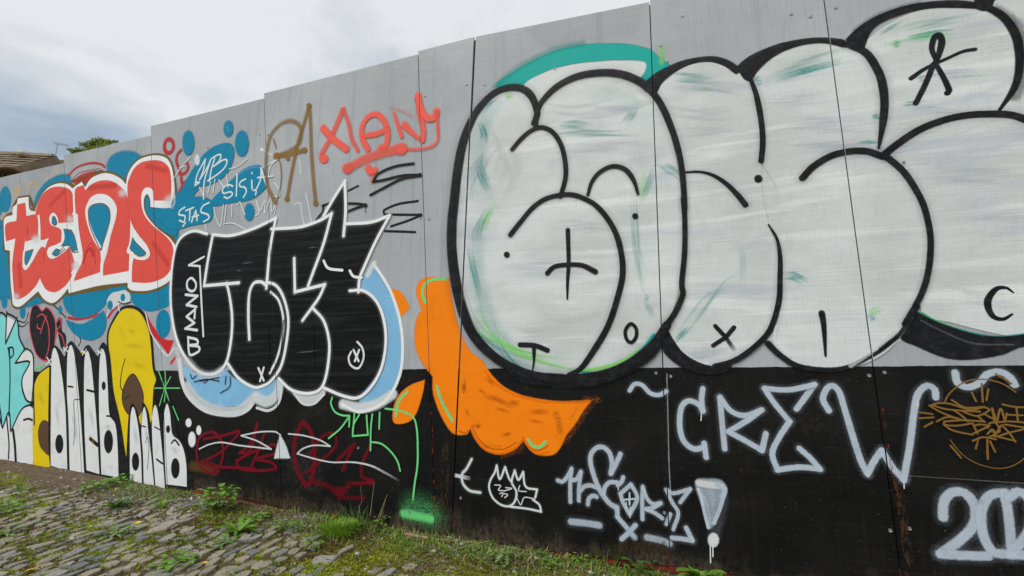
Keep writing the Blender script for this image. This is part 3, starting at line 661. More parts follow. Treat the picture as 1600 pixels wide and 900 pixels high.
# --- orange shape (lies under the black throw-up's glow and the silver one)
new_piece('orange_shape', 'bright orange scalloped shape reaching from grey down to black')
sub('body'); F('G', 'orange', "150,110 165,60 205,38 250,38 305,45* 320,150 350,270 400,380 460,430 500,490 560,550 640,590 730,610 850,625 972,617* 938,660 915,698 886,742 856,778 836,822 800,868 740,875 690,855 650,800* 620,840 560,868 500,862 450,830 420,780 405,750* 390,775 330,775 290,730 255,660 230,580 228,505* 185,450 155,390 143,320 150,240 175,190*", 1, 9)
sub('mist'); S('G', 'orangemist', 40, "965,630 905,720 850,800|560,870 640,840", .8, .9); S('G', 'orangemist', 40, "150,300 150,420", .5, .9); S('G', 'orangemist', 30, "940,610 1000,615", .9, .9)
sub('shading'); S('X', 'burntorange', 14, "210,590 260,690 350,780 480,800 600,740|660,690 700,770 790,810 880,770|100,640 150,655 185,630", .45, .9); S('X', 'burntorange', 46, "130,200 150,310|330,330 450,370 600,440|330,160 420,240|520,380 640,400|700,470 900,470|230,590 300,600", .40, 1.0, fade=(.5, .5)); S('X', 'burntorange', 30, "400,430 560,480|850,570 700,540|480,670 560,660|150,430 190,520|260,250 340,330", .34, 1.0, fade=(.5, .5))
S('X', 'blackmist', 60, "950,490 975,560 985,640", .75, .9); S('X', 'blackmist', 24, "1075,530 1130,450|150,180 140,300|225,585 270,600", .7, .9); S('X', 'blackmist', 40, "320,330 420,350|480,675 540,665|330,770 450,780", .38, .9)
S('X', 'orange', 26, "200,600 240,700 330,800 450,835 570,800 650,730|655,700 730,800 800,840 880,820|320,110 420,220 560,310 700,350 860,385|870,380 1050,385 1240,375", .55, .7)
sub('highlight'); S('G', 'mint', 14, "195,158 180,120 190,75 230,50 290,48|248,550 270,620 320,712|675,800 700,830 730,835 758,810", 1, .3)
sub('flake'); F('G', 'orange', "30,100 80,110 122,180* 75,225 40,170", 1, 6)
sub('flake'); F('G', 'orange', "40,690 50,630 80,580 125,545 192,520* 180,590 150,680 110,720 50,725", 1, 6); S('G', 'mint', 14, "110,575 70,620 55,690", 1, .3)

# --- black throw-up
new_piece('black_throw_up', 'black bubble lettering with white outline and pale blue shadow')
sub('shadow'); F('E', 'lightblue', "95,620 150,650 250,630 300,670 380,700 470,670 490,700 480,730 370,770 300,785 220,785 160,755 115,700", 1, 12)
F('E', 'lightblue', "850,215 900,290 940,370 965,450 975,540 965,640 930,720 860,780 800,760 870,640 905,560 905,470 885,400 845,335 800,310 825,250", 1, 10)
sub('glow'); S('E', 'white', 24, "80,600 90,680 120,745 190,800 290,815 350,795 385,750", .9, .5); S('E', 'tagwhite', 40, "110,700 150,755 220,795 310,800 380,745", .72, .6); S('E', 'tagwhite', 50, "385,745 430,765 470,735 480,695", .8, .6); S('E', 'white', 12, "390,790 440,800 480,765 492,690", .8, .5)
S('E', 'tagwhite', 40, "545,720 575,750 615,752 652,722", .8, .6); S('E', 'white', 12, "540,730 575,772 620,772 660,735", .8, .5); S('E', 'tagwhite', 44, "735,775 800,788 870,775 935,735", .85, .6)
S('E', 'white', 15, "857,210 910,290 945,370 968,460 975,560 965,650 930,730 880,780 800,805 730,775", .95, .45); S('E', 'white', 26, "835,255 850,225 862,210", .7, .8); S('E', 'white', 30, "70,560 80,620 95,660", .5, .9)
sub('fill'); F('E', 'rollerblack', "70,150 95,105 140,85 190,92 215,100* 290,98 380,70 465,30* 445,80* 560,70 690,15* 668,18* 745,-120* 745,55* 850,45 925,18* 880,100 835,200 805,270 800,325 850,335 885,390 908,470 905,560 880,640 840,700 790,745 720,740 660,705 640,715 590,725 530,710 480,670 430,700 380,705 320,670 270,615 220,645 170,645 110,600 70,520 50,420 48,300 55,200", 1, 6)
OW = dict(op=1, soft=.35, halo=.10)
sub('letter'); S('E', 'white', 13, "192,92 140,80 95,100 68,140 52,220 45,330 52,430 72,520 110,595 160,645 210,655 250,635 275,590 290,500 292,420 282,340 270,290*|180,300* 320,288|180,300 195,200 215,95*", **OW); S('E', 'white', 40, "110,600 160,652 210,662 250,642", .35, .9)
sub('letter'); S('E', 'white', 13, "215,95 290,98 380,70 468,28* 445,150 430,310*|430,300 410,285 380,290 362,330 358,420 362,515|430,285 470,300 500,350 518,430 512,520 490,620 450,680 420,700 380,707 320,672 275,612", **OW); S('E', 'white', 10, "448,325 480,360 498,430 495,500 475,585 445,650", **OW)
sub('letter'); S('E', 'white', 13, "450,72 560,65 640,40 692,10* 660,130 620,240 598,300*|665,295* 545,325* 542,190*|665,295* 640,350 575,440*|615,388 660,440 682,520 680,600 665,680 640,720 590,732 530,717 480,672", **OW)
sub('letter'); S('E', 'white', 13, "661,18 700,-50 745,-120* 748,0 740,100*|748,52 850,45 925,18* 870,120 825,220 805,270 800,325*|765,320 820,320 870,360 900,430 910,520 895,620 855,700 800,748 740,742 662,710", **OW); S('E', 'white', 11, "660,200 680,230 735,238|765,240 780,262 812,268", 1, .35)
sub('mark'); S('E', 'tagwhite', 10, "398,630 420,680|420,628 405,682|780,558 800,602|802,558 785,602", 1, .3); S('E', 'tagwhite', 9, "795,525 815,550 820,590 800,630 770,620 760,590 770,565", 1, .35)
sub('side_lettering', 'white handwritten name running up the first black letter'); S('V', 'tagwhite', 13, "150,80 60,130* 125,135* 135,350 146,545", 1, .35); S('V', 'tagwhite', 15, "77,205 102,235 98,270 77,282 53,265 52,225", 1, .35, closed=True)
S('V', 'tagwhite', 16, "42,302 112,310* 48,362* 106,374|94,440 98,388* 48,430* 94,468* 40,500* 110,510|56,550 65,650 110,640 124,622 115,605 70,600|66,598 112,590 108,565 56,552", 1, .35)
sub('scribble'); S('E', 'black', 5, "140,685 190,675 240,682|165,682 240,668|285,665 282,705 245,730|268,662 264,695|125,655 132,672 150,660|180,690 200,675", .85, .3)

# --- tags along the black foot
new_piece('dark_red_tag', 'dark red transparent scrawl low on the black band')
sub('smear'); S('F', 'ochre', 60, "75,460 140,470 205,485", .28, .9)
sub('letter'); S('F', 'darkred', 17, "140,310 250,290 340,265 310,310 240,380 150,430|130,435 180,450 230,465 350,472 430,478", .8, .5); S('F', 'darkred', 19, "180,270 120,300 100,380 120,460 180,500 230,460 250,380 230,300", .8, .5, closed=True); S('F', 'darkred', 36, "140,440 190,470 220,490", .5, .8)
sub('letter'); S('F', 'darkred', 17, "345,385 400,330 440,220* 425,300 395,380 340,388|485,270 450,370 400,482|330,430 400,390 480,360 540,340 542,390 440,420 520,440 548,475 430,487 340,472 325,430", .8, .5)
sub('letter'); S('F', 'darkred', 30, "690,220 655,300 648,400 672,500 720,570 752,500 762,400 745,280 705,220", .68, .6, closed=True); S('F', 'darkred', 20, "715,500 800,430 880,350 870,280 800,300 735,400", .6, .7)
sub('letter'); S('F', 'darkred', 22, "880,440 930,390 985,340 955,400 920,485|1075,350 1030,450 1030,520 1085,545|1090,552 980,560", .62, .7); S('F', 'darkred', 34, "740,540 850,580 905,625 960,560", .42, .9); S('F', 'darkred', 24, "900,640 980,640 1040,640", .4, .9); dot('F', 'darkred', 1078, 550, 20, .8, .7); dot('F', 'darkred', 905, 600, 26, .5, 1)
new_piece('white_wave_drawing', 'thin white wavy double line with filled white triangle on black')
sub('line'); S('F', 'tagwhite', 9, "115,365 170,340 240,328 340,345 430,355 520,366*|520,366 440,320 350,290*|350,290 450,270 540,268 572,287|615,280 700,290 790,315 850,350*|850,350 760,345 700,362 665,390*", .85, .5); S('F', 'tagwhite', (9, 9, 14), "665,392 760,420 860,440 980,440 1080,460 1160,500 1240,545", .85, .6, fade=(0, .3))
sub('triangle'); F('F', 'tagwhite', "568,282* 535,418* 626,418* 600,340", .9, 14)
new_piece('mint_tag', 'mint green thin letters with arrow and a sprayed blot below')
sub('letter'); S('F', 'mint', 11, "865,75 858,110 880,155 920,175 962,178*|962,178 960,238|962,180 910,250 845,305", 1, .4)
sub('letter'); S('F', 'mint', 11, "1018,170 985,230 980,292* 1066,285* 1062,240 1058,175|990,160 980,290|1090,170 1082,250 1080,372|1082,325 1140,335 1190,375 1230,430 1247,487|1128,160 1125,252", 1, .4)
sub('letter'); S('F', 'mint', 12, "1160,138 1240,150 1310,180 1335,240 1342,350 1340,460 1325,560 1315,650", 1, .4); S('F', 'mint', 8, "1316,640 1314,665", .5, .7)
sub('blot'); S('F', 'mint', 52, "1262,728 1340,742 1418,760", .92, .9); S('F', 'mintmist', 120, "1300,715 1350,715 1420,735", .95, .9); S('F', 'mintmist', 190, "1315,690 1370,700 1430,740", .7, .95)

# --- silver throw-up
BB = dict(op=.97, soft=.22, halo=.12)
new_piece('worn_black_fill', 'dry rolled streaks and thin places in the black throw-up fill')
sub('streak'); S('E', 'lilac', 5, "330,210 380,205|590,150 640,143|545,570 640,560|310,240 330,238", .16, .9, fade=(.4, .4)); S('E', 'rollerblack', 9, "440,450 445,640|620,450 625,620|500,440 490,560", .6, .9)
new_piece('turquoise_arc', 'broad turquoise arc with folded end over the first silver letter')
sub('arc'); F('I', 'turquoise', "262,288 330,235 420,180 540,125 660,95 800,85 920,92 1010,115 1050,150 1105,192 1060,240 1000,272 965,250* 990,178* 860,168 740,175 620,190 500,225 400,288 330,305", 1, 12)
F('I', 'silverthin', "400,287 500,227 620,192 740,177 860,170 988,180 963,252 900,225 780,215 660,235 560,290 480,380 440,350", .9, 8)
sub('mist'); S('I', 'turquoise', 34, "262,292 340,225 440,165 560,112 680,88", .3, 1.0); S('I', 'lime', 24, "1068,110 1066,180", .45, 1.0)
new_piece('silver_throw_up', 'huge silver bubble lettering with thick black outline filling the right half')
sub('undercoat'); F('0', 'silver', "735,220 750,170 770,152 800,145 832,160 848,200 880,155 915,130 950,121 1000,138 1025,148 1050,122 1090,104 1130,103 1165,122 1195,118 1225,92 1265,72 1320,72 1355,78 1380,48 1430,22 1500,14 1545,14 1640,-40 1840,-40 1840,430 1750,500 1620,515 1560,510 1480,490 1438,480 1415,525 1370,552 1310,570 1245,562 1212,535 1190,538 1150,560 1100,562 1065,540 1045,510 1010,540 960,570 900,582 830,575 770,545 742,490 722,400 720,300", .97, 4)
def streaks(c, pts, color, w, op):
    """a smudge: a faint wide pass under a few thin uneven wisps"""
    P = [tuple(map(float, t.split(','))) for t in pts.split()]
    op *= .78 if color in ('teal', 'turquoise', 'lime') else 1
    S(c, color, w*1.3, pts, op*.42, 1.0, fade=(.5, .5))
    dx, dz = P[-1][0]-P[0][0], P[-1][1]-P[0][1]; L = math.hypot(dx, dz)+1e-6; nx_, nz_ = -dz/L, dx/L
    for k in range(4):
        o = (k-1.5)*.30*w+rnd.uniform(-.08, .08)*w; s = rnd.uniform(-.28, .28); q = ' '.join('%.1f,%.1f' % (x+nx_*o+dx*s, z+nz_*o+dz*s) for x, z in P)
        S(c, color, w*rnd.uniform(.22, .42), q, op*rnd.uniform(.5, 1.0), .9, fade=(.45, .5))
sub('letter', 'upper right silver bubble cut off by the edge of the picture'); F('0', 'silver', "1545,5 1560,0 1640,-60 1760,-60 1800,60 1790,180 1700,200 1600,182 1597,90 1575,35", .985, 0.6)
sub('letter', 'lower right silver bubble with a small black hook'); F('0', 'silver', "1385,240 1430,210 1500,183 1560,178 1640,190 1760,230 1860,300 1860,450 1760,520 1620,530 1560,522 1490,505 1440,488 1452,430 1452,360 1430,295", .985, 0.6)
streaks('O', "500,100 700,90 900,110", 'lilac', 60, .22); streaks('O', "560,250 760,240 926,260", 'lilac', 70, .16); streaks('O', "600,560 760,600 900,590", 'silverthin', 60, .4)
F('O', 'black', "485,655 560,690 640,720 740,745 830,755 926,745 1100,720 1300,640 1300,720 1100,780 926,797 840,830 740,848 650,852 570,835 490,800 410,755", .97, 7); S('O', 'turquoise', 6, "485,652 560,690 650,722 740,747 830,753 926,745", .5, .8); S('O', 'lime', 4, "490,652 560,686 640,716", .5, .8); S('O', 'lilac', 8, "500,690 600,740 720,785 880,790", .10, .9)
S('O', 'black', (6, 20, 26, 20, 8), "882,575 850,555 810,560 778,600 778,640 800,675 840,684 876,664", 1, .3)
sub('letter', 'upper silver bubble with a black asterisk'); F('0', 'silver', "1350,75 1370,50 1420,22 1480,10 1530,12 1575,35 1592,80 1590,130 1565,180 1480,215 1400,240 1378,237 1385,170 1375,110", .985, 0.6)
streaks('N', "580,205 680,188 800,176", 'turquoise', 26, .75); streaks('N', "560,215 700,200 860,185", 'lime', 34, .4); streaks('N', "470,250 520,235 560,240", 'lime', 34, .45); streaks('N', "440,180 490,150 545,122", 'turquoise', 14, .7); streaks('N', "560,170 700,130 880,100", 'teal', 44, .32); streaks('N', "500,240 540,240", 'teal', 30, .5)
streaks('N', "620,430 660,428 690,420", 'teal', 30, .5); streaks('N', "550,565 600,560 660,550", 'teal', 24, .4); streaks('N', "640,410 800,400 1000,385", 'lilac', 44, .4); streaks('N', "560,610 700,590 820,600", 'lilac', 40, .3); streaks('N', "980,300 1080,240 1150,260", 'white', 60, .4)
S('N', 'black', (18, 26, 30, 20), "740,338 712,265 728,200 752,190 766,230 745,310 722,350", 1, .3); S('N', 'black', (24, 18, 16, 20), "600,425 680,370 800,315 880,280 945,268", .95, .35); S('N', 'black', 26, "720,350 680,450 625,560", .97, .3); S('N', 'black', (22, 28), "735,350 780,430 805,490 795,505", 1, .3)
F('N', 'black', "245,215* 300,160 380,105 480,60 600,25 740,6 860,3 960,18 985,48 860,45 740,45 620,60 520,90 430,130 380,180 345,270* 280,245", .97, 6); S('N', 'black', 30, "300,165 400,95 500,55 640,18", .3, 1.0)
S('N', 'black', (34, 40, 40, 36, 30, 14), "960,30 1040,55 1110,105 1165,190 1185,290 1180,400 1150,490 1075,600", .95, .35); S('N', 'black', 56, "1060,55 1140,110 1195,190 1215,290 1205,420 1160,520", .4, .9)
F('N', 'black', "950,-20 1080,-60 1055,-5 1025,55 955,52", .97, 5)
S('N', 'black', 38, "460,832 540,770 650,700 780,650 900,625 1020,618 1130,622 1212,645 1300,690 1400,750", **BB)
sub('letter', 'tall silver bubble right of the middle with a short black bar'); F('0', 'silver', "1178,125 1210,88 1260,66 1315,66 1350,85 1372,120 1382,180 1375,235 1400,250 1430,300 1450,370 1448,430 1430,490 1390,545 1340,572 1290,578 1240,565 1208,535 1220,470 1218,390 1200,345 1215,300 1190,250 1192,190", .985, 0.6)
streaks('L', "700,225 800,190 900,160 1060,118", 'turquoise', 26, .75); streaks('L', "700,190 850,140 1010,95", 'teal', 50, .35); streaks('L', "590,225 630,215", 'teal', 40, .5); streaks('L', "1140,547 1190,542 1240,538", 'turquoise', 16, .85); streaks('L', "1210,412 1250,405", 'turquoise', 20, .8)
streaks('L', "760,580 950,570 1180,545", 'lilac', 50, .45); streaks('L', "800,420 1000,430 1230,415", 'lilac', 40, .3); streaks('L', "760,480 1000,470 1200,480", 'lilac', 34, .22); streaks('L', "640,330 850,320 1000,300", 'lilac', 50, .2)
streaks('M', "672,370 715,365 770,388", 'turquoise', 36, .6); streaks('M', "1060,545 1100,525 1135,515", 'lime', 26, .5); streaks('M', "1070,570 1100,550", 'teal', 26, .4); streaks('M', "560,420 620,400", 'lilac', 60, .3)
sub('letter', 'silver bubble in the middle with a black cross'); F('0', 'silver', "1025,150 1050,118 1090,98 1130,97 1165,118 1182,160 1187,200 1189,250 1191,300 1200,345 1220,420 1222,470 1205,520 1170,555 1120,573 1070,555 1042,510 1060,470 1068,380 1062,280 1045,200", .985, 0.6)
streaks('L', "200,205 290,210 390,218", 'teal', 40, .5); streaks('L', "300,265 390,272", 'lime', 24, .3); streaks('L', "180,260 360,250 560,280", 'lilac', 50, .3); streaks('L', "170,380 350,400 500,380", 'lilac', 50, .22); streaks('L', "230,500 400,480 560,490", 'lilac', 40, .2)
streaks('M', "170,672 195,640 230,600", 'turquoise', 24, .7); streaks('M', "215,620 280,530 360,430 470,380", 'teal', 34, .26); streaks('M', "480,380 480,280 470,200", 'teal', 24, .18); streaks('M', "230,700 300,720 400,700", 'lilac', 60, .35)
F('L', 'black', "10,245* 70,190 140,150 230,115 330,97 400,97 470,120 525,165 500,190 440,148 360,125 270,137 180,177 120,227 85,295* 60,320 30,280", .97, 6)
F('L', 'black', "500,150* 560,100 640,60 740,25 860,3 960,-2 1060,10 1090,40 1060,50 960,28 860,35 760,65 680,110 620,165 570,228* 540,215", .97, 6)
S('L', 'black', (20, 26, 26, 26), "575,215 605,300 630,430 638,540 630,640", **BB); dot('L', 'black', 615, 733, 21, 1, .4)
S('L', 'black', (10, 16, 24, 28), "228,700 310,697 380,715 450,760 510,820 548,868", **BB)
S('L', 'black', 34, "845,728 900,670 990,615 1090,590 1180,590 1262,617", **BB)
S('L', 'black', (34, 36, 36, 34, 10), "1085,35 1170,75 1220,140 1255,220 1270,330 1262,440 1240,575", **BB)
S('O', 'black', (28, 24, 22, 22, 20), "350,10 420,70 470,140 510,220 535,330 535,430 520,520 490,600 430,705", **BB)
S('M', 'black', (8, 22, 25, 26, 26), "602,125 640,190 655,270 655,380 650,480 620,590 580,655 500,725 430,765 350,787", **BB)
F('M', 'black', "108,562* 150,650 200,720 270,765 340,785 430,778 400,815 330,825 250,815 170,775 110,720 92,680", .97, 6); S('M', 'black', 24, "60,730 90,690 108,640", .7, .8)
S('M', 'black', 20, "352,598 400,650", 1, .35); S('M', 'black', (18, 22), "400,650 447,718", .8, .6, fade=(0, .6)); S('M', 'black', 20, "440,605 400,650 342,690", 1, .35)
S('M', 'black', (30, 28, 24, 20, 14), "598,680 650,730 720,778 800,798 900,803 980,788 1060,748 1130,708 1205,650", .95, .3); S('O', 'black', (16, 18), "330,805 400,755 450,690 485,630", .9, .5)
S('M', 'black', (28, 20, 10), "850,538 860,600 868,738", 1, .35)
S('M', 'white', 14, "640,600 630,640 640,680 700,740", .6, .8); S('M', 'silverthin', 20, "985,785 1100,705 1190,620", .5, .8)
sub('letter', 'first and largest silver bubble with a black plus inside'); F('0', 'silver', "724,224 740,180 765,148 800,137 835,150 840,188 850,160 872,136 905,119 950,110 1000,126 1025,148 1045,200 1060,270 1068,360 1065,420 1055,475 1030,530 990,565 940,585 880,590 820,580 770,550 735,490 715,400 712,300", .985, 0.6)
streaks('I', "570,490 650,480 740,492", 'teal', 34, .5); streaks('I', "570,535 700,525 900,528", 'teal', 26, .45); streaks('I', "880,480 910,450 935,400", 'teal', 40, .3); streaks('I', "950,350 930,380", 'lime', 40, .25); streaks('I', "195,480 210,540 200,575", 'teal', 30, .55); streaks('I', "205,650 200,730 235,810 270,830", 'teal', 34, .55); streaks('I', "970,840 1000,780 1040,700", 'turquoise', 34, .4); streaks('I', "985,730 950,850", 'lime', 40, .3); streaks('I', "170,450 210,390 270,350", 'teal', 36, .5); streaks('I', "310,340 360,330", 'lime', 36, .35); streaks('I', "1040,690 1090,690 1150,740", 'teal', 34, .4); streaks('I', "240,500 330,700 250,860", 'silverthin', 90, .35)
streaks('I', "560,400 750,420 950,380", 'lilac', 60, .28); streaks('I', "600,600 800,590 1000,610", 'lilac', 50, .2); streaks('I', "150,800 170,700 250,600", 'lilac', 60, .3)
S('K', 'teal', 90, "190,60 165,200 165,330 190,480 250,620 350,730 480,780", .16, 1.0, fade=(.3, .2)); S('I', 'teal', 80, "330,350 230,430 190,560 180,720 170,860", .16, 1.0, fade=(.3, .2)); S('I', 'teal', 90, "640,300 800,330 960,420 1010,520", .07, 1.0, fade=(.4, .4))
streaks('K', "240,30 210,100 190,170", 'lime', 24, .6); streaks('K', "215,60 170,150 165,230", 'teal', 30, .5); streaks('K', "135,230 150,320 175,430 180,470", 'turquoise', 24, .55); streaks('K', "150,520 190,640 280,740 420,805 560,815", 'teal', 44, .75); streaks('K', "180,470 215,590 300,690 440,755 600,795 720,800", 'lime', 26, .85)
streaks('K', "915,30 915,200 930,360 965,470", 'teal', 30, .35); streaks('K', "950,465 975,465", 'turquoise', 22, .5); streaks('K', "960,480 990,570", 'teal', 24, .3)
streaks('K', "300,350 450,330 700,350", 'lilac', 60, .25); streaks('K', "330,560 500,590 700,540", 'silverthin', 80, .3); streaks('K', "520,140 650,120 760,140", 'lilac', 40, .2)
S('K', 'turquoise', (8, 16, 22, 16), "660,815 760,815 870,775 950,700 995,640", .9, .6); S('K', 'lime', (10, 20, 16, 8), "640,808 760,792 860,755 930,700", .8, .7)
F('0', 'black', "772,552 805,575 840,586 900,590 950,580 1000,556 1030,528 1040,530 1020,560 985,583 960,594 920,604 860,603 810,595", .95, 5)
S('0', 'black', (9, 11, 11, 12, 15, 16, 16, 16, 16, 16, 15, 13, 11, 10), "835,193 840,178 832,153 817,140 796,138 774,146 754,164 738,188 724,225 716,266 710,320 707,350 707,393 713,443 725,490 743,527 773,557 803,575 840,587 880,590", **BB)
S('0', 'black', (12, 15, 16, 13), "860,592 930,588 980,571 1018,542 1042,508", **BB)
S('K', 'black', (22, 28, 26, 26, 24, 24, 24, 26), "600,826 650,800 700,735 780,600 830,450 850,340 835,220 800,130 740,50 680,8 600,-16 500,0 430,45 370,115 325,172", **BB)
S('I', 'black', 22, "345,602 390,550 440,510 490,497 540,520 580,580 600,660 602,740 578,830", **BB)
S('I', 'black', (20, 30, 34, 34, 34), "460,490 462,430 490,370 560,300 660,250 780,232 880,242 960,275 1010,312", **BB)
S('I', 'black', (34, 30, 26, 24), "1000,300 1060,380 1110,490 1150,620 1170,750 1178,890", **BB); S('K', 'black', (24, 24, 24, 26, 26), "1133,0 1140,120 1138,260 1125,400 1130,450 1100,525 1055,595", **BB)
S('I', 'black', (14, 20, 22, 22, 12), "710,822 730,760 770,712 830,685 890,700 930,750 953,818", **BB)
S('K', 'black', (22, 20, 18, 8), "593,150 597,300 592,390 591,472", .97, .3); S('K', 'black', (24, 22, 22, 26), "498,352 530,322 590,312 660,315 722,345", .97, .35)
S('K', 'black', 24, "370,686 440,690 498,712", 1, .3); S('K', 'black', (22, 14, 6), "435,695 435,760 428,805", .97, .4); S('K', 'black', 17, "887,588 912,610 912,650 890,675 868,660 862,620", 1, .3, closed=True)
dot('K', 'black', 908, 85, 14, 1, .4); dot('K', 'black', 308, 265, 14, 1, .4)

# --- pale tags on the black band
CH = dict(op=.80, soft=.45, halo=.10)
new_piece('chalk_word', 'large pale blue four-letter word sprayed between two small waves on the black band')
sub('wave'); S('Q', 'chalk', 18, "60,125 80,100 110,105 140,135 175,142 202,128", **CH)
sub('letter'); S('Q', 'chalk', 22, "345,118 340,160 345,205*|345,205 330,180 290,165 262,190 255,260 270,320 310,352 350,345|350,330 358,385", **CH); S('Q', 'tagwhite', 4, "340,210 338,242", .9)
sub('letter'); S('Q', 'chalk', 22, "412,152 420,250 430,352*|412,152 455,205 510,222 575,200*|570,202 520,240 445,285* 510,320 575,358* 590,292", **CH)
sub('letter'); S('Q', 'chalk', 22, "780,102 710,198*|780,102 680,122 585,117* 620,170 682,245* 640,310 615,370 635,433* 720,423 800,430* 760,385 720,350", **CH)
sub('letter'); S('Q', 'chalk', 24, "835,203 812,160 825,120 850,106 875,130 900,210 930,310 960,400 985,448* 1010,400 1040,358* 1080,420 1125,472*|1125,472 1150,330 1165,210 1180,140 1215,106 1245,120 1250,152", **CH); S('Q', 'tagwhite', 4, "1126,480 1127,505|1180,165 1180,188|985,452 988,462", .9)
sub('wave'); S('Q', 'chalk', 26, "1325,55 1335,95 1375,112 1420,95 1450,62 1500,52 1540,75 1556,103", **CH)
new_piece('chalk_numerals', 'pale blue year numerals sprayed on the low sheet at the right edge')
sub('numeral'); S('Q', 'chalk', 36, "1278,618 1280,560 1310,522 1360,522 1400,570 1400,640 1350,700 1268,760*  1350,765 1450,768", .78, .45, .1)
sub('numeral'); S('Q', 'chalk', 36, "1520,522 1460,532 1427,590 1432,680 1470,750 1525,760", .78, .45, .1); S('Q', 'chalk', 34, "1515,522 1530,600 1545,750", .78, .45, .1)
sub('numeral'); S('Q', 'chalk', 36, "1535,540 1570,517 1615,550 1630,610 1600,690 1535,762* 1620,765 1720,770", .78, .45, .1)
new_piece('chalk_tag', 'pale blue handwritten tag with underline low on the black band')
CT = dict(op=.76, soft=.5, halo=.10)
sub('letter'); S('R', 'chalk', 36, "60,320 100,330 140,290 175,225* 165,330 165,498|165,322 215,310 252,250* 237,380 235,488", **CT)
sub('letter'); S('R', 'chalk', 38, "245,410 280,372 330,362 378,378|310,520 320,470 355,447 382,457", **CT)
sub('letter'); S('R', 'chalk', 42, "500,265 510,180 490,95 440,48 380,52 335,110 335,190 370,310 420,420 490,510 550,545*|580,102 540,190 502,262|552,545 555,622* 640,720 690,780|705,690 650,750 590,805", **CT); S('R', 'chalk', 50, "650,745 700,795", .5, .9)
sub('letter'); S('R', 'chalk', 38, "440,440 450,380 490,337 552,337|558,360 590,330 602,295", **CT)
sub('letter'); S('R', 'chalk', 36, "665,355 580,430* 600,500 655,598* 710,500 715,440 668,355*", **CT); S('R', 'chalk', 16, "655,425 655,520|610,480 700,472", .9, .4); S('R', 'tagwhite', 7, "628,500 628,555|660,540 660,630|562,380 562,400", .9)
sub('letter'); S('R', 'chalk', 36, "765,372 760,500 762,640|765,380 800,470 850,515 912,508* 850,545 790,557* 860,587 925,632|960,680 992,600", **CT)
sub('letter'); S('P', 'chalk', 20, "1155,272 1185,335 1215,390 1190,470|1160,272 1190,290 1275,268* 1225,335", **CT)
sub('underline'); S('R', 'chalk', 58, "170,662 280,672 405,692", .66, .6, .08); S('R', 'chalk', 58, "800,792 900,812 985,842", .62, .6, .08); S('P', 'chalk', 26, "1185,512 1240,518 1285,525* 1255,462", **CT)
sub('exclamation_mark'); F('W', 'chalk', "165,70 300,45 430,60 490,150 450,250 370,490 300,545 260,400", .52, 34); S('W', 'tagwhite', 72, "205,90 300,105 430,120", .80, .5); S('W', 'chalk', 60, "400,100 460,150 440,230", .8, .6); S('W', 'chalk', 36, "200,150 235,260 265,400 300,535", .9, .45); S('W', 'chalk', 26, "235,180 290,330 320,500", .6, .6); S('W', 'chalk', 42, "455,200 420,330 355,490", .85, .5); S('W', 'chalk', 40, "330,170 350,330", .45, .9); S('W', 'chalk', 120, "400,150 440,240 350,640", .07, 1.0)
E_('W', 'tagwhite', 350, 660, 56, 72, .88, 26); S('W', 'tagwhite', 12, "318,720 322,885|345,720 345,825", .95)
new_piece('white_doodle', 'small white outline doodle with two crowned heads below the orange shape')
DW = dict(op=.92, soft=.35, halo=.05)
sub('stroke'); S('P', 'tagwhite', 14, "185,118 160,165 137,195 142,240 175,275 228,285", .85, .4, .06); S('P', 'tagwhite', 20, "98,198 140,207 182,216", .8, .6, fade=(.1, .5))
sub('outline'); S('P', 'tagwhite', 11, "310,150 300,185 280,220 272,260 290,310 330,345 375,352 402,325 408,280 385,232 400,175* 418,222 442,182* 455,255 512,270* 502,310|310,150 325,218 352,158* 372,215 385,232|375,355 460,365 532,380* 522,345 490,320", **DW)
sub('face'); S('P', 'tagwhite', 6, "300,247 330,250 318,272 342,275|355,260 385,265 345,277|335,305 345,290 365,297 350,310|425,250 420,275 458,280|410,310 430,345 447,310 480,312 500,318|325,290 340,285", .85, .4)
new_piece('ochre_pen_tag', 'thin ochre pen tag with rays in a circle at the right edge of the black band')
sub('ring'); S('U', 'penochre', 11, "235,300 260,250 320,190 400,140 480,122 580,122 680,145 760,185 815,225", .85, .35); S('U', 'penochre', 8, "275,615 340,700 420,770 520,820 640,850 740,845 830,810 900,755", .8, .35)
sub('ray'); S('U', 'penochre', 15, "25,390 130,405|20,440 140,432|65,510 132,472|455,230 490,300|535,155 545,305|590,200 575,290|520,620 500,695|580,615 585,775|605,630 645,715|280,665 365,765|650,75 720,115 780,155", .85, .4)
sub('lettering'); S('U', 'penochre', 15, "105,335 200,390 330,440 430,465|110,335 180,315 270,320 400,360 520,385* 380,378 230,362 140,335|165,465 250,430 340,440|425,465 360,410 300,370|560,345 400,350 290,290|420,380 550,350 600,370 500,420 390,390|500,420 560,470|640,470* 620,355 |622,360 660,470* 690,360 725,460* 740,400|705,325 800,345 920,350|740,410 870,415|820,350 832,470|650,475 760,465 930,478|555,405 640,450", .88, .35); dot('U', 'penochre', 905, 405, 18, .9)
sub('lettering'); S('U', 'penochre', 15, "545,465 380,455 230,465* 225,490 330,500 460,480|220,490 300,540 460,575|460,480 500,565|470,500 520,490 600,500* 460,568|580,520 600,480 650,480 680,550 600,545|580,570 620,530 640,570 600,590|700,495 760,560 810,632|690,500 640,590|720,490 920,520* 770,555 660,590|460,625 540,595 650,612|660,590 810,625", .88, .35)
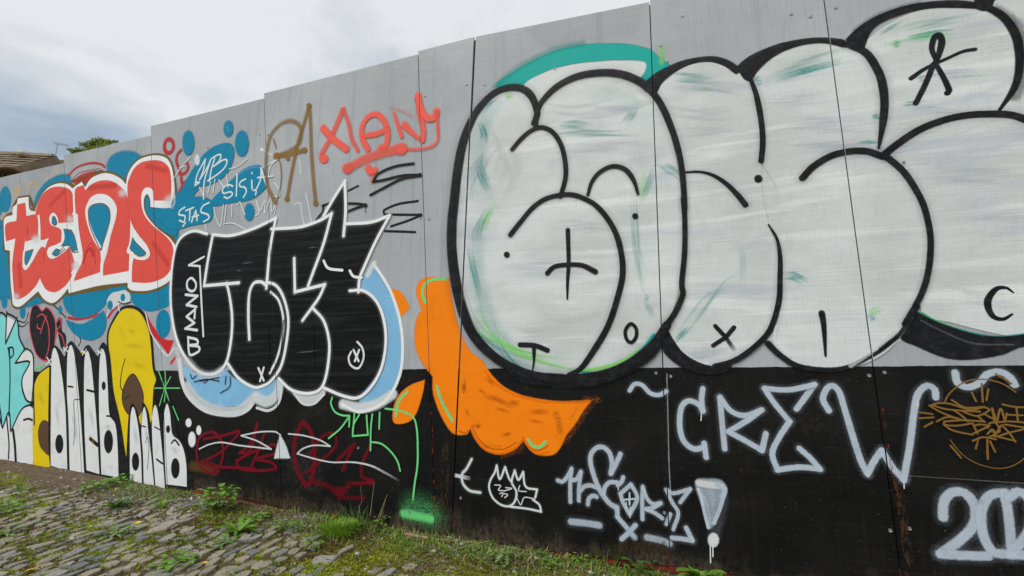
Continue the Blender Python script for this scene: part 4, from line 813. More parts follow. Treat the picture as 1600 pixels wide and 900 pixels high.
# --- bare and flaking edges beside the joints
new_piece('worn_edge', 'red undercoat and mud showing along the open joints of the black band')
sub('red_edge'); S('0', 'redflake', 3, "674,632 677,700 681,832", .85, .6); S('Q', 'redflake', 8, "1046,195 1056,260 1070,345", .9, .6); S('Q', 'redflake', 9, "1074,395 1092,490 1114,620 1132,750 1142,850", .85, .6); S('F', 'redflake', 16, "90,585 170,600 240,615", .9, .7)
sub('mud'); S('Q', 'mud', 16, "196,160 201,300 206,440", .5, .9); S('Q', 'mud', 30, "1100,480 1125,640 1145,840", .55, .9); S('0', 'mud', 18, "697,700 695,760 692,832", .5, .9); S('P', 'mud', 60, "900,585 1000,560 1150,560", .5, .9); S('F', 'mud', 40, "560,640 640,660 740,680", .6, .9); S('F', 'mud', 50, "380,600 430,640", .6, .9)
sub('pale_edge'); S('Q', 'chalk', 5, "205,60 210,250 214,420 222,560", .35, .9)

flush()
# ------------------------------------------------------------------ ground: soil sheet, moss, setts
def soil_h(u, y):
    """height of the soil above the smooth slope: a low gravelly bank along the hoarding, bumps elsewhere"""
    h = 0.012*noise.noise((u*1.7, y*1.7, 0)) + 0.007*noise.noise((u*7, y*7, 3)) + 0.004*noise.noise((u*22, y*22, 5)) + 0.002*noise.noise((u*60, y*60, 5))
    d = -y
    if d < 0.7: h += 0.010*(1-d/0.7) + 0.012*max(0, 1-d/0.35)*noise.noise((u*5, 1, y*3))
    return h
def bank(u): return 0.02*max(0, min(1, (-u-3.2)/1.5))
def H_(u, y): return gz(u)+soil_h(u, y)
def mossy(u, y):
    """how far moss has taken the joint: more along the middle right of the paving, patchy"""
    return noise.noise((u*1.5+4, y*1.5, 9))*0.7+noise.noise((u*5, y*5, 2))*0.45+0.48+0.16*max(0, min(1, (u+2.7)/1.5))
def m_soil():
    n = NB('soil_and_moss'); a = n.attr('moss').outputs['Fac']
    f = n.noise((38,)*3, 1.0, 6, 0.7); g = n.noise((150,)*3, 1.0, 3, 0.7); b = n.noise((5,)*3, 1.0, 4, 0.6)
    so = n.mix(n.rng(f, 0.3, 0.7), (0.065, 0.045, 0.024), (0.21, 0.15, 0.088)); so = n.mix(n.rng(g, 0.62, 0.7), so, (0.30, 0.27, 0.22))
    mo = n.mix(n.rng(f, 0.3, 0.7), (0.11, 0.13, 0.010), (0.28, 0.30, 0.020)); mo = n.mix(n.rng(b, 0.4, 0.7), mo, (0.075, 0.058, 0.016))
    mf = n.rng(n.math('ADD', a, n.math('MULTIPLY', n.math('SUBTRACT', g, 0.5), 0.6)), 0.38, 0.62)
    c = n.mix(mf, so, mo)
    return n.fin(c, 0.95, n.bump(g, 0.9, 0.01, n.bump(f, 0.8, 0.02)))
M_SOIL = m_soil()
xs = np.concatenate([np.linspace(-900, -12, 14), np.linspace(-10, -7.2, 20), np.arange(-7, 1.2, 0.022), np.linspace(1.25, 3, 14), np.linspace(4, 900, 14)])
ys = np.concatenate([np.linspace(-900, -8, 12), np.linspace(-6, -2.5, 16), np.arange(-2.4, 0.03, 0.022), np.linspace(0.1, 3, 8), np.linspace(6, 900, 14)])
gv, gm = [], []
for y in ys:
    for x in xs:
        near = -7.3 < x < 3 and -5 < y < 0.2
        gv.append((x, y, gz(x)+(soil_h(x, min(y, 0)) if near else 0)+bank(x)*(1 if near and y > -.5 else 0)*(max(0, 1+y/.5))))
        gm.append(min(1, max(0, mossy(x, y)))*(1 if y < -0.22 else max(0.1, -y/0.3)))
nx = len(xs)
gf = [(j*nx+i, j*nx+i+1, (j+1)*nx+i+1, (j+1)*nx+i) for j in range(len(ys)-1) for i in range(nx-1)]
gme = mesh('ground', gv, gf, M_SOIL, smooth=True)
at = gme.attributes.new('moss', 'FLOAT', 'POINT'); at.data.foreach_set('value', np.array(gm, np.float32))
ground_o = link('ground', gme, kind='structure', label='old stone setts overgrown with moss and weeds in front of the hoarding')

# setts: irregular flat stones, long side towards the hoarding
def m_stone(name, a, b):
    n = NB(name); f = n.noise((26,)*3, 1.0, 5, 0.65); g = n.noise((140,)*3, 1.0, 3, 0.7); o = n.t.nodes.new('ShaderNodeObjectInfo')
    k = n.noise((9,)*3, 1.0, 3)
    c = n.mix(o.outputs['Random'], a, b)
    c = n.mix(n.math('MULTIPLY', n.rng(f, 0.3, 0.7), 0.5), c, tuple(np.array(a)*0.62))
    c = n.mix(n.math('MULTIPLY', n.rng(g, 0.6, 0.75), 0.35), c, (0.33, 0.31, 0.27))
    c = n.mix(n.math('MULTIPLY', n.rng(k, 0.56, 0.68), 0.75), c, (0.075, 0.085, 0.015))
    return n.fin(c, 0.82, n.bump(g, 0.5, 0.004, n.bump(f, 0.6, 0.008)))
M_ST = [m_stone('warm_stone', (0.30, 0.27, 0.205), (0.43, 0.39, 0.30)), m_stone('grey_stone', (0.27, 0.262, 0.232), (0.39, 0.375, 0.33)), m_stone('blue_stone', (0.18, 0.192, 0.20), (0.275, 0.28, 0.28))]
def stone_geo(r):
    """a worn sett one unit wide (u) and long (y), top at z = 0, rounded shoulders"""
    k = r.choice((7, 8, 9)); ring = []
    for i in range(k):
        a = math.tau*(i+r.uniform(-.36, .36))/k; c, s = math.cos(a), math.sin(a)
        p = 4.5; q = (abs(c)**p+abs(s)**p)**(-1/p)*r.uniform(.80, 1.0)
        ring.append((0.5*c*q, 0.5*s*q))
    tz = [r.uniform(-.05, .05) for _ in range(k)]
    v = [(x*.91, y*.93, .0+tz[i]*.8) for i, (x, y) in enumerate(ring)]+[(x*.98, y*.985, -.10+tz[i]) for i, (x, y) in enumerate(ring)]+[(x*1.02, y*1.02, -.9) for x, y in ring]
    v.append((r.uniform(-.1, .1), r.uniform(-.1, .1), r.uniform(-.02, .04))); f = []
    for i in range(k):
        j = (i+1) % k; f += [(3*k, i, j), (i, k+i, k+j, j), (k+i, 2*k+i, 2*k+j, k+j)]
    return v, f
variants = []
for i in range(24):
    v, f = stone_geo(rnd); me = mesh('sett', v, f, M_ST[(0, 0, 1, 0, 1, 2)[i % 6]]); variants.append((me, v, f))
spots = []
u = -6.9
while u < 1.8:
    wdt = rnd.choice([.048, .056, .063, .072, .084]); y = -2.75 + rnd.uniform(0, .1); drift = rnd.uniform(-.01, .01)
    while y < -0.10:
        ln = rnd.choice([.075, .09, .11, .125, .145, .185]); big = rnd.random() < .022
        w_, l_ = (wdt*rnd.uniform(1.9, 2.3), ln*1.3) if big else (wdt*rnd.uniform(.82, 1.0), ln*rnd.uniform(.84, .98))
        cx, cy = u+wdt/2+drift+0.02*noise.noise((y*2, u, 0))-.2*(y+1.2)+rnd.uniform(-.006, .006), y+ln/2
        lost = mossy(cx, cy) > (0.88 if not big else 2)+rnd.uniform(-.2, .35) or cy > -0.30-0.22*noise.noise((cx*1.3, 7, 0))-(.25 if cx > -1.7 else 0)-max(0, (-cx-4.4)*.3)+rnd.uniform(-.05, .08)
        if not lost: spots.append((cx, cy, w_, l_))
        y += ln
    u += wdt
def pix(x, y, z):
    d = Vector((x, y, z))-CAM; zz = d.dot(Fv)
    return (800+FPX*d.dot(Rv)/zz, 450-FPX*d.dot(Uv)/zz, zz) if zz > .1 else (-9e3, 0, 1)
sc_ = []
for s in spots:
    X, Y, Z = pix(s[0], s[1], gz(s[0])); vis = -10 < X < 1610 and Y < 908
    sc_.append((s[2]*s[3]*(EYE/Z)/Z**2 if vis else -1, s))
sc_.sort(key=lambda q: -q[0])
sv, sf, sm = [], [], []
for i, (score, (cx, cy, w_, l_)) in enumerate(sc_):
    if score < 0 and rnd.random() < .5 and pix(cx, cy, 0)[1] > 1400: continue
    me, v, f = variants[rnd.randrange(24)]
    z = gz(cx)+0.8*soil_h(cx, cy)+0.0085+rnd.uniform(-.006, .006); rot = rnd.uniform(-.24, .24)+.20-.06*(cx+2); rx, ry = rnd.uniform(-.07, .07), rnd.uniform(-.07, .07)
    if i < 298 and score > 0:
        o = link('sett', me, ground_o); o.location = (cx, cy, z); o.rotation_euler = (rx, ry, rot); o.scale = (w_, l_, .075)
    else:
        b0 = len(sv); c, s = math.cos(rot), math.sin(rot)
        for p in v:
            x, y = p[0]*w_, p[1]*l_; sv.append((cx+x*c-y*s, cy+x*s+y*c, z+p[2]*.075-x*ry+y*rx))
        mi = rnd.choice((0, 0, 0, 1, 1, 2))
        for q in f: sf.append(tuple(b0+k for k in q)); sm.append(mi)
so = link('setts', mesh('setts', sv, sf, M_ST, sm), ground_o, kind='stuff')

# moss cushions: tiny upright tufts in the joints and over the soil
def m_leaf(name, a, b, rough=0.6, trans=0.25):
    n = NB(name); o = n.t.nodes.new('ShaderNodeObjectInfo'); f = n.noise((30,)*3, 1.0, 3)
    c = n.mix(n.rng(f, 0.3, 0.7), a, b); n.b.inputs['Transmission Weight'].default_value = 0
    n.b.inputs['Subsurface Weight'].default_value = 0
    m = n.fin(c, rough)
    tr = n.t.nodes.new('ShaderNodeBsdfTranslucent'); n.L(c, tr.inputs[0]); mx = n.t.nodes.new('ShaderNodeMixShader'); mx.inputs[0].default_value = trans
    n.L(n.b.outputs[0], mx.inputs[1]); n.L(tr.outputs[0], mx.inputs[2]); n.L(mx.outputs[0], n.out.inputs[0])
    return m
M_MOSS = [m_leaf('moss_olive', (0.14, 0.165, 0.010), (0.27, 0.295, 0.016), .9), m_leaf('moss_bright', (0.24, 0.32, 0.014), (0.42, 0.48, 0.022), .9), m_leaf('moss_brown', (0.11, 0.072, 0.024), (0.19, 0.13, 0.040), .9)]
mv, mf, mm = [], [], []
for _ in range(150000):
    r = rnd.random()**1.2; u = 1.1-7.2*r; y = -2.6*rnd.random()**0.85
    if y > -.02: continue
    X, Y, Z = pix(u, y, gz(u))
    if not (-30 < X < 1630 and Y < 930): continue
    q = mossy(u, y)+(0.0 if y < -.3 else -.25)
    if q+rnd.uniform(-.3, .3) < 0.17: continue
    if noise.noise((u*26, y*26, 8)) < -.2: continue
    z = H_(u, y)+rnd.uniform(-.002, .010); s = rnd.uniform(.005, .0105)*(1+.2*(Z > 3)); a = rnd.random()*6.28
    mi = 1 if noise.noise((u*4, y*4, 1))+rnd.uniform(-.3, .3) > .22 else (2 if noise.noise((u*3, y*3, 4))+rnd.uniform(-.25, .25) > .12 else 0)
    b0 = len(mv)
    for k in range(3):
        aa = a+k*2.09; lean = rnd.uniform(.5, 1.2); w2 = s*.55
        dx, dy = math.cos(aa), math.sin(aa)
        mv += [(u-dy*w2, y+dx*w2, z-.004), (u+dy*w2, y-dx*w2, z-.004), (u+dx*s*lean, y+dy*s*lean, z+s*rnd.uniform(.5, .9))]
        mf.append((b0+3*k, b0+3*k+1, b0+3*k+2)); mm.append(mi)
link('moss', mesh('moss', mv, mf, M_MOSS, mm), kind='stuff', label='yellow green moss growing between and over the stone setts', category='moss')

# gravel, wood chips and crumbs along the foot of the hoarding
M_GRAV = [simple('pale_gravel', (0.42, 0.40, 0.36), .8, .3, 60), simple('grey_gravel', (0.20, 0.195, 0.185), .85, .3, 60), simple('brown_chips', (0.135, 0.095, 0.055), .9, .4, 60)]
pv, pf, pm = [], [], []
for _ in range(22000):
    u = -6.6+7.6*rnd.random(); y = -.03-abs(rnd.gauss(0, .22)) if rnd.random() < .8 else -2.2*rnd.random()
    X, Y, Z = pix(u, y, gz(u))
    if not (-30 < X < 1630 and Y < 930): continue
    if rnd.random() < (0 if u < -3 else .72): continue
    s = rnd.uniform(.003, .009) if rnd.random() < .93 else rnd.uniform(.009, .017); z = H_(u, y)+s*.25; b0 = len(pv)
    s *= 1.5 if u < -3 else 1
    e = [Vector((rnd.gauss(0, 1), rnd.gauss(0, 1), rnd.gauss(0, .7))).normalized()*s*rnd.uniform(.6, 1.3) for _ in range(4)]
    for d in ((1, 0, 0), (-1, 0, 0), (0, 1, 0), (0, -1, 0), (0, 0, .7), (0, 0, -.7)):
        k = s*rnd.uniform(.6, 1.3); pv.append((u+d[0]*k+rnd.uniform(-s, s)*.3, y+d[1]*k+rnd.uniform(-s, s)*.3, z+d[2]*k))
    for q in ((0, 2, 4), (2, 1, 4), (1, 3, 4), (3, 0, 4), (2, 0, 5), (1, 2, 5), (3, 1, 5), (0, 3, 5)): pf.append(tuple(b0+i for i in q)); pm.append(mi_ if False else 0)
    mi = rnd.choices((0, 1, 2), (.16, .34, .5))[0]
    pm[-8:] = [mi]*8
link('gravel', mesh('gravel', pv, pf, M_GRAV, pm), kind='stuff', label='gravel and chips scattered along the foot of the hoarding', category='gravel')

# ------------------------------------------------------------------ weeds
M_W = {'fresh': m_leaf('fresh_leaf', (0.10, 0.23, 0.022), (0.19, 0.36, 0.05)), 'pale': m_leaf('pale_leaf', (0.14, 0.22, 0.075), (0.23, 0.32, 0.13)),
       'dark': m_leaf('dark_leaf', (0.040, 0.11, 0.014), (0.085, 0.19, 0.025)), 'grass': m_leaf('grass_blade', (0.13, 0.26, 0.018), (0.26, 0.42, 0.035)),
       'straw': simple('straw', (0.36, 0.27, 0.13), .7, .3, 30), 'stem': simple('green_stem', (0.12, 0.17, 0.05), .7, .2, 30)}
def leaf(v, f, base, d, up, L, W, droop=.35, lobes=0, seg=5):
    """one leaf blade: folded along its midrib, curving over; lobes > 0 cuts the margin"""
    d = Vector(d).normalized(); side = d.cross(Vector((0, 0, 1))).normalized(); b0 = len(v); p = Vector(base)
    dirv = (d*math.cos(up)+Vector((0, 0, 1))*math.sin(up))
    for i in range(seg+1):
        t = i/seg; w2 = W*.5*(math.sin(math.pi*min(1, t*.92+.08))**.7)*(1 if not lobes else (.55+.45*(i % 2)))
        if i == seg: w2 = 0.0005
        v += [tuple(p-side*w2+Vector((0, 0, w2*.3))), tuple(p), tuple(p+side*w2+Vector((0, 0, w2*.3)))]
        p = p+dirv*(L/seg); dirv = (dirv-Vector((0, 0, droop/seg))).normalized()
    for i in range(seg):
        for k in range(2): q = b0+3*i+k; f.append((q, q+1, q+4, q+3))
def weed(name, x, y, label, kind='rosette', col='fresh', size=.06, n=14, lobes=0, group=None, hgt=.5, cat='weed'):
    p = ground(x, y); p.y = min(p.y, -.03); p.z = H_(p.x, p.y)+.004
    o = empty(name, p, label=label, category=cat)
    if group: o['group'] = group
    if kind == 'grass':
        v, f = [], []
        for k in range(n):
            a = rnd.random()*6.28; r = size*(1.5 if n > 100 else .5)*rnd.random()**.6
            leaf(v, f, (r*math.cos(a), r*math.sin(a), 0), (math.cos(a), math.sin(a), 0), rnd.uniform(.7, 1.45), size*rnd.uniform(.6, 1.3), .0045, rnd.uniform(.6, 1.5), 0, 4)
        link('blade', mesh('blade', v, f, M_W[col]), o, kind='stuff'); return o
    sv, sf = [], []
    for k in range(int(n*1.5) if kind == 'leafy' else n):
        a = k*2.4+rnd.uniform(-.3, .3); r0 = size*.1*rnd.random()
        v, f = [], []
        if kind == 'rosette':
            L = size*rnd.uniform(.6, 1.1); leaf(v, f, (r0*math.cos(a), r0*math.sin(a), .003), (math.cos(a), math.sin(a), 0), rnd.uniform(.15, .85), L, L*(.24 if lobes else .42), .8, lobes, 8 if lobes else 5)
        else:                                                       # leafy: rounded leaflets carried on stalks
            h = size*hgt*rnd.uniform(.3, 1.3); rr = size*.55*rnd.random()**.6; b = Vector((rr*math.cos(a), rr*math.sin(a), h)); L = size*rnd.uniform(.14, .27)
            leaf(v, f, b, (math.cos(a), math.sin(a), 0), rnd.uniform(-.1, .5), L, L*.85, .6, 0, 4)
            q = len(sv); sv += [(-.0008, 0, 0), (.0008, 0, 0), (b.x+.0008, b.y, b.z), (b.x-.0008, b.y, b.z), (0, -.0008, 0), (0, .0008, 0), (b.x, b.y+.0008, b.z), (b.x, b.y-.0008, b.z)]; sf += [(q, q+1, q+2, q+3), (q+4, q+5, q+6, q+7)]
        link('leaf', mesh('leaf', v, f, M_W[col], smooth=True), o)
    if sf: link('stem', mesh('stem', sv, sf, M_W['stem']), o, kind='stuff')
    return o
W = weed
W('leafy_weed', 340, 800, 'bushy light green weed standing on the setts below the dark red scrawl', 'leafy', 'fresh', .20, 46, hgt=.55)
W('creeping_weed', 372, 834, 'spreading feathery weed creeping over the moss beside a large flat stone', 'rosette', 'fresh', .15, 22, 1)
W('creeping_weed', 355, 852, 'low feathery sprig growing just in front of the spreading feathery weed', 'rosette', 'pale', .10, 14, 1)
W('creeping_weed', 398, 815, 'narrow trail of small leaves along a mossy joint behind the feathery weed', 'leafy', 'fresh', .14, 20, hgt=.15)
W('leafy_weed', 443, 832, 'pale little weed in the moss left of the large grass tuft', 'leafy', 'fresh', .13, 18, hgt=.35)
W('leafy_weed', 470, 832, 'tiny pale weed between the grass tuft and the moss', 'leafy', 'pale', .08, 12, hgt=.3)
W('leafy_weed', 489, 861, 'small compact bright green weed alone on the stones below the grass tuft', 'leafy', 'fresh', .085, 14, hgt=.35)
W('leafy_weed', 283, 850, 'small two-leaved green weed between the big flat slabs', 'leafy', 'fresh', .07, 10, hgt=.3)
W('leafy_weed', 338, 860, 'round pale weed in a joint beside the pointed slab', 'leafy', 'pale', .07, 10, hgt=.2)
W('creeping_weed', 275, 883, 'row of round leaves creeping along the near edge of the paving', 'leafy', 'fresh', .17, 26, hgt=.12)
W('dandelion', 181, 794, 'dark dandelion rosette with long toothed leaves left of the bushy weed', 'rosette', 'dark', .15, 20, 1)
W('leafy_weed', 155, 768, 'broad green weed close to the foot of the yellow dome', 'leafy', 'fresh', .18, 26, hgt=.3)
W('leafy_weed', 192, 757, 'small green weed touching the foot of the small picket letters', 'leafy', 'fresh', .15, 22, hgt=.3)
W('leafy_weed', 12, 800, 'glossy green weed at the left edge of the paving', 'leafy', 'fresh', .15, 22, hgt=.3)
W('creeping_weed', 8, 838, 'low pale weed at the left edge in front of the glossy one', 'rosette', 'pale', .12, 12, 1)
W('creeping_weed', 178, 838, 'silvery grey rosette lying flat among the setts', 'rosette', 'pale', .12, 14, 1)
W('leafy_weed', 205, 834, 'small green weed at the right of the silvery rosette', 'leafy', 'fresh', .08, 14, hgt=.25)
W('grass_tuft', 250, 796, 'short fine grass tuft behind the big slabs', 'grass', 'grass', .06, 60, cat='grass tuft')
W('grass_tuft', 30, 770, 'short grass tuft on the gravel at the far left', 'grass', 'grass', .07, 50, cat='grass tuft')
W('grass_tuft', 528, 838, 'large bright green grass tuft before the mint green blot', 'grass', 'grass', .062, 620, cat='grass tuft')
W('grass_tuft', 560, 826, 'ragged grass tuft behind the large bright one beside dry stalks', 'grass', 'dark', .10, 130, cat='grass tuft')
W('grass_tuft', 952, 866, 'thin upright grass tuft against the black band below the chalk tag', 'grass', 'dark', .10, 26, cat='grass tuft')
W('leafy_weed', 602, 822, 'pale weed at the foot of the dry stalks', 'leafy', 'fresh', .10, 16, hgt=.5)
W('leafy_weed', 740, 870, 'pale green weed with few leaves beside the straw', 'leafy', 'pale', .075, 12, hgt=.4)
W('leafy_weed', 787, 882, 'grey green four-armed weed beside the pale flat stone', 'leafy', 'pale', .12, 18, hgt=.35)
W('leafy_weed', 768, 858, 'tiny green sprig close to the red rail', 'leafy', 'fresh', .06, 8, hgt=.5)
W('leafy_weed', 845, 873, 'small green sprig alone in the moss right of the four-armed weed', 'leafy', 'fresh', .06, 10, hgt=.4)
W('leafy_weed', 862, 888, 'low green weed at the near edge of the moss below the lone sprig', 'leafy', 'fresh', .09, 16, hgt=.25)
W('leafy_weed', 905, 878, 'bright green weed in front of the thin upright grass', 'leafy', 'fresh', .09, 16, hgt=.3)
W('leafy_weed', 925, 884, 'little light green sprig between bright weed and round-leaved weed', 'leafy', 'fresh', .06, 10, hgt=.4)
W('round_leaf_weed', 1003, 884, 'dark green round-leaved weed against the black band below the exclamation mark', 'leafy', 'dark', .13, 26, hgt=.4)
W('pointed_leaf_weed', 1090, 900, 'star-shaped weed with long pointed bright leaves at the near edge', 'rosette', 'fresh', .16, 13)
W('pointed_leaf_weed', 1118, 901, 'smaller pointed-leaf weed right of the star-shaped one', 'rosette', 'fresh', .08, 8)
SEEDLING_AT = ['in the joint between the largest slabs', 'on the moss in front of the cut stick', 'at the near edge below the four-armed weed', 'at the bottom edge right of the bright compact weed', 'just right of the large grass tuft', 'on the stones below the large grass tuft', 'at the bottom edge below the feathery sprig', 'left of the dandelion rosette', 'on the setts below the far grass tuft', 'in the bare strip right of the glossy weed', 'in a joint left of the silvery rosette', 'at the lower left corner of the paving']
for k, (x, y) in enumerate(((640, 853), (700, 850), (760, 888), (655, 880), (585, 850), (560, 875), (430, 885), (120, 800), (95, 850), (60, 820), (135, 880), (40, 872))):
    W('seedling', x, y, 'tiny green seedling '+SEEDLING_AT[k], 'leafy', ('fresh', 'pale', 'dark')[k % 3], .05, 7, group='seedlings scattered over the paving', hgt=.3)
# dry stalks by the black band
def tube(v, f, pts, r, k=5):
    b0 = len(v); pts = [Vector(p) for p in pts]
    for i, p in enumerate(pts):
        t = (pts[min(i+1, len(pts)-1)]-pts[max(i-1, 0)]).normalized(); a = t.orthogonal().normalized(); b = t.cross(a); rr = r[i] if hasattr(r, '__len__') else r
        for j in range(k): an = j*math.tau/k; v.append(tuple(p+(a*math.cos(an)+b*math.sin(an))*rr))
    for i in range(len(pts)-1):
        for j in range(k): f.append((b0+i*k+j, b0+i*k+(j+1) % k, b0+(i+1)*k+(j+1) % k, b0+(i+1)*k+j))
    f.append(tuple(range(b0, b0+k))[::-1]); f.append(tuple(range(b0+(len(pts)-1)*k, b0+len(pts)*k)))
bx, bz = wall(592, 814)
for lab, line in (('thin dry stalk curling at its foot left of the others', "577,812 572,795 569,782 572,776 568,752"), ('straight upright dry stalk second from the left', "586,815 588,790 589,770 590,748"), ('dry stalk leaning right with a branching tip', "592,815 600,795 604,780 609,766"), ('dry stalk leaning right close behind the branching one', "595,816 601,800 605,785 607,772"), ('short dry stalk right of the leaning ones', "605,816 603,802 604,790"), ('shortest dry stalk at the right end of the clump', "611,818 610,808")):
    P_ = [wall(*map(float, t.split(','))) for t in line.split()]; yb = -.05-.03*rnd.random()
    x0 = P_[0][0]; zg = H_(x0, yb)
    v, f = [], []; tube(v, f, [(x-x0, 0.01*i, z-P_[0][1]) for i, (x, z) in enumerate(P_)], [.0022-.0004*i for i in range(len(P_))])
    o = link('dry_stalk', mesh('dry_stalk', v, f, M_W['straw']), None, label=lab, category='dry stalk', group='dry stalks against the black band'); o.location = (x0, yb, zg-.003)
# thin grass growing along the foot of the sheets
gv2, gf2, gm2 = [], [], []
for _ in range(11000):
    u = -4.2+5.2*rnd.random(); y = -.025-abs(rnd.gauss(0, .16)); k = noise.noise((u*2.6, y*4, 3))+.25*(u > -2.5)
    if k+rnd.uniform(-.2, .2) < .03: continue
    a = rnd.random()*6.28; q = len(gv2); leaf(gv2, gf2, (u, y, H_(u, y)-.003), (math.cos(a), math.sin(a), 0), rnd.uniform(.5, 1.4), rnd.uniform(.015, .055), .0038, rnd.uniform(.6, 1.6), 0, 3)
    gm2 += [rnd.choice((0, 0, 1, 2)) if rnd.random() < .85 else 3]*6
link('grass', mesh('grass', gv2, gf2, [M_W['grass'], M_W['dark'], M_W['fresh'], M_W['straw']], gm2), kind='stuff', label='thin short grass growing along the foot of the hoarding', category='grass')
# fallen leaves
def fallen(x, y, label, rgb, s):
    n = simple(label.split()[0]+'_dead_leaf', rgb, .6, .3, 40); p = ground(x, y); v, f = [], []
    leaf(v, f, (-s/2, 0, 0), (1, 0, 0), .35, s, s*.62, .9, 0, 6); b0 = len(v); tube(v, f, [(-s/2, 0, 0), (-s*.72, s*.06, .002)], .0009, 4)
    o = link('fallen_leaf', mesh('fallen_leaf', v, f, n, smooth=True), None, label=label, category='fallen leaf', group='fallen leaves on the paving')
    o.location = (p.x, p.y, H_(p.x, p.y)+.011); o.scale = (.66,)*3; o.rotation_euler = (rnd.uniform(-.2, .2), rnd.uniform(-.2, .2), rnd.random()*6.28)
for a in ((214, 822, 'yellow fallen leaf on the setts left of the big slabs', srgb(226, 176, 50), .075), (319, 884, 'golden fallen leaf on the setts near the picture bottom', srgb(232, 182, 60), .06), (45, 897, 'amber fallen leaf in the bottom left corner', srgb(214, 156, 48), .07), (522, 814, 'orange brown fallen leaf behind the large grass tuft', srgb(196, 112, 36), .085), (222, 803, 'buff fallen leaf on the setts behind the yellow one', srgb(196, 160, 118), .08), (168, 792, 'orange fallen leaf on the dandelion', srgb(220, 130, 40), .06), (182, 771, 'rust fallen leaf before the picket letters', srgb(160, 96, 40), .06), (398, 822, 'ochre fallen leaf on the moss behind the feathery weed', srgb(176, 112, 44), .06), (10, 728, 'brown fallen leaf heap against the far left sheets', srgb(128, 74, 34), .10), (607, 818, 'tan fallen leaf beside the pale weed at the dry stalks', srgb(186, 120, 44), .06)): fallen(*a)
# cut sticks and straw
def stick(pix_pts, r, rgb, label, name='stick', z=.006):
    m = simple(label.split()[0]+'_'+name, rgb, .7, .25, 25); P_ = [ground(*q) for q in pix_pts]; c = P_[0]
    v, f = [], []; tube(v, f, [Vector((p.x-c.x, p.y-c.y, H_(p.x, p.y)-H_(c.x, c.y))) for p in P_], r, 7)
    o = link(name, mesh(name, v, f, m, smooth=False), None, label=label, category=name); o.location = (c.x, c.y, H_(c.x, c.y)+z)
stick([(634, 839), (652, 842), (670, 846)], .008, (0.33, 0.19, 0.13), 'pinkish cut stick lying below the mint green blot', z=.012)
stick([(682, 848), (700, 849), (716, 850)], .005, (0.30, 0.17, 0.12), 'thin pinkish stick end to end with the cut one', z=.010)
stick([(722, 851), (738, 852)], .006, (0.32, 0.20, 0.13), 'short pinkish stick under the narrow infill sheet', z=.010)
stick([(706, 864), (735, 858), (768, 851)], .0022, (0.42, 0.33, 0.16), 'long pale straw across the soil before the red rail', 'straw', .014)
def pebble(x, y, s, label):
    p = ground(x, y); bm = bmesh.new(); bmesh.ops.create_icosphere(bm, subdivisions=2, radius=s)
    for q in bm.verts: q.co *= 1+.25*noise.noise(q.co*40+Vector((x, y, 0))); q.co.z *= .6
    me = bpy.data.meshes.new('pebble'); bm.to_mesh(me); bm.free(); me.materials.append(M_GRAV[0])
    o = link('pebble', me, None, label=label, category='pebble'); o.location = (p.x, p.y, H_(p.x, p.y)+s*.4)
pebble(181, 752, .035, 'pale round stone against the foot of the white pickets'); pebble(722, 852, .014, 'pale pebble between the stick and the red rail'); pebble(678, 864, .014, 'white chalky pebble on the moss left of the straw'); pebble(702, 843, .010, 'small white pebble in front of the narrow infill sheet')

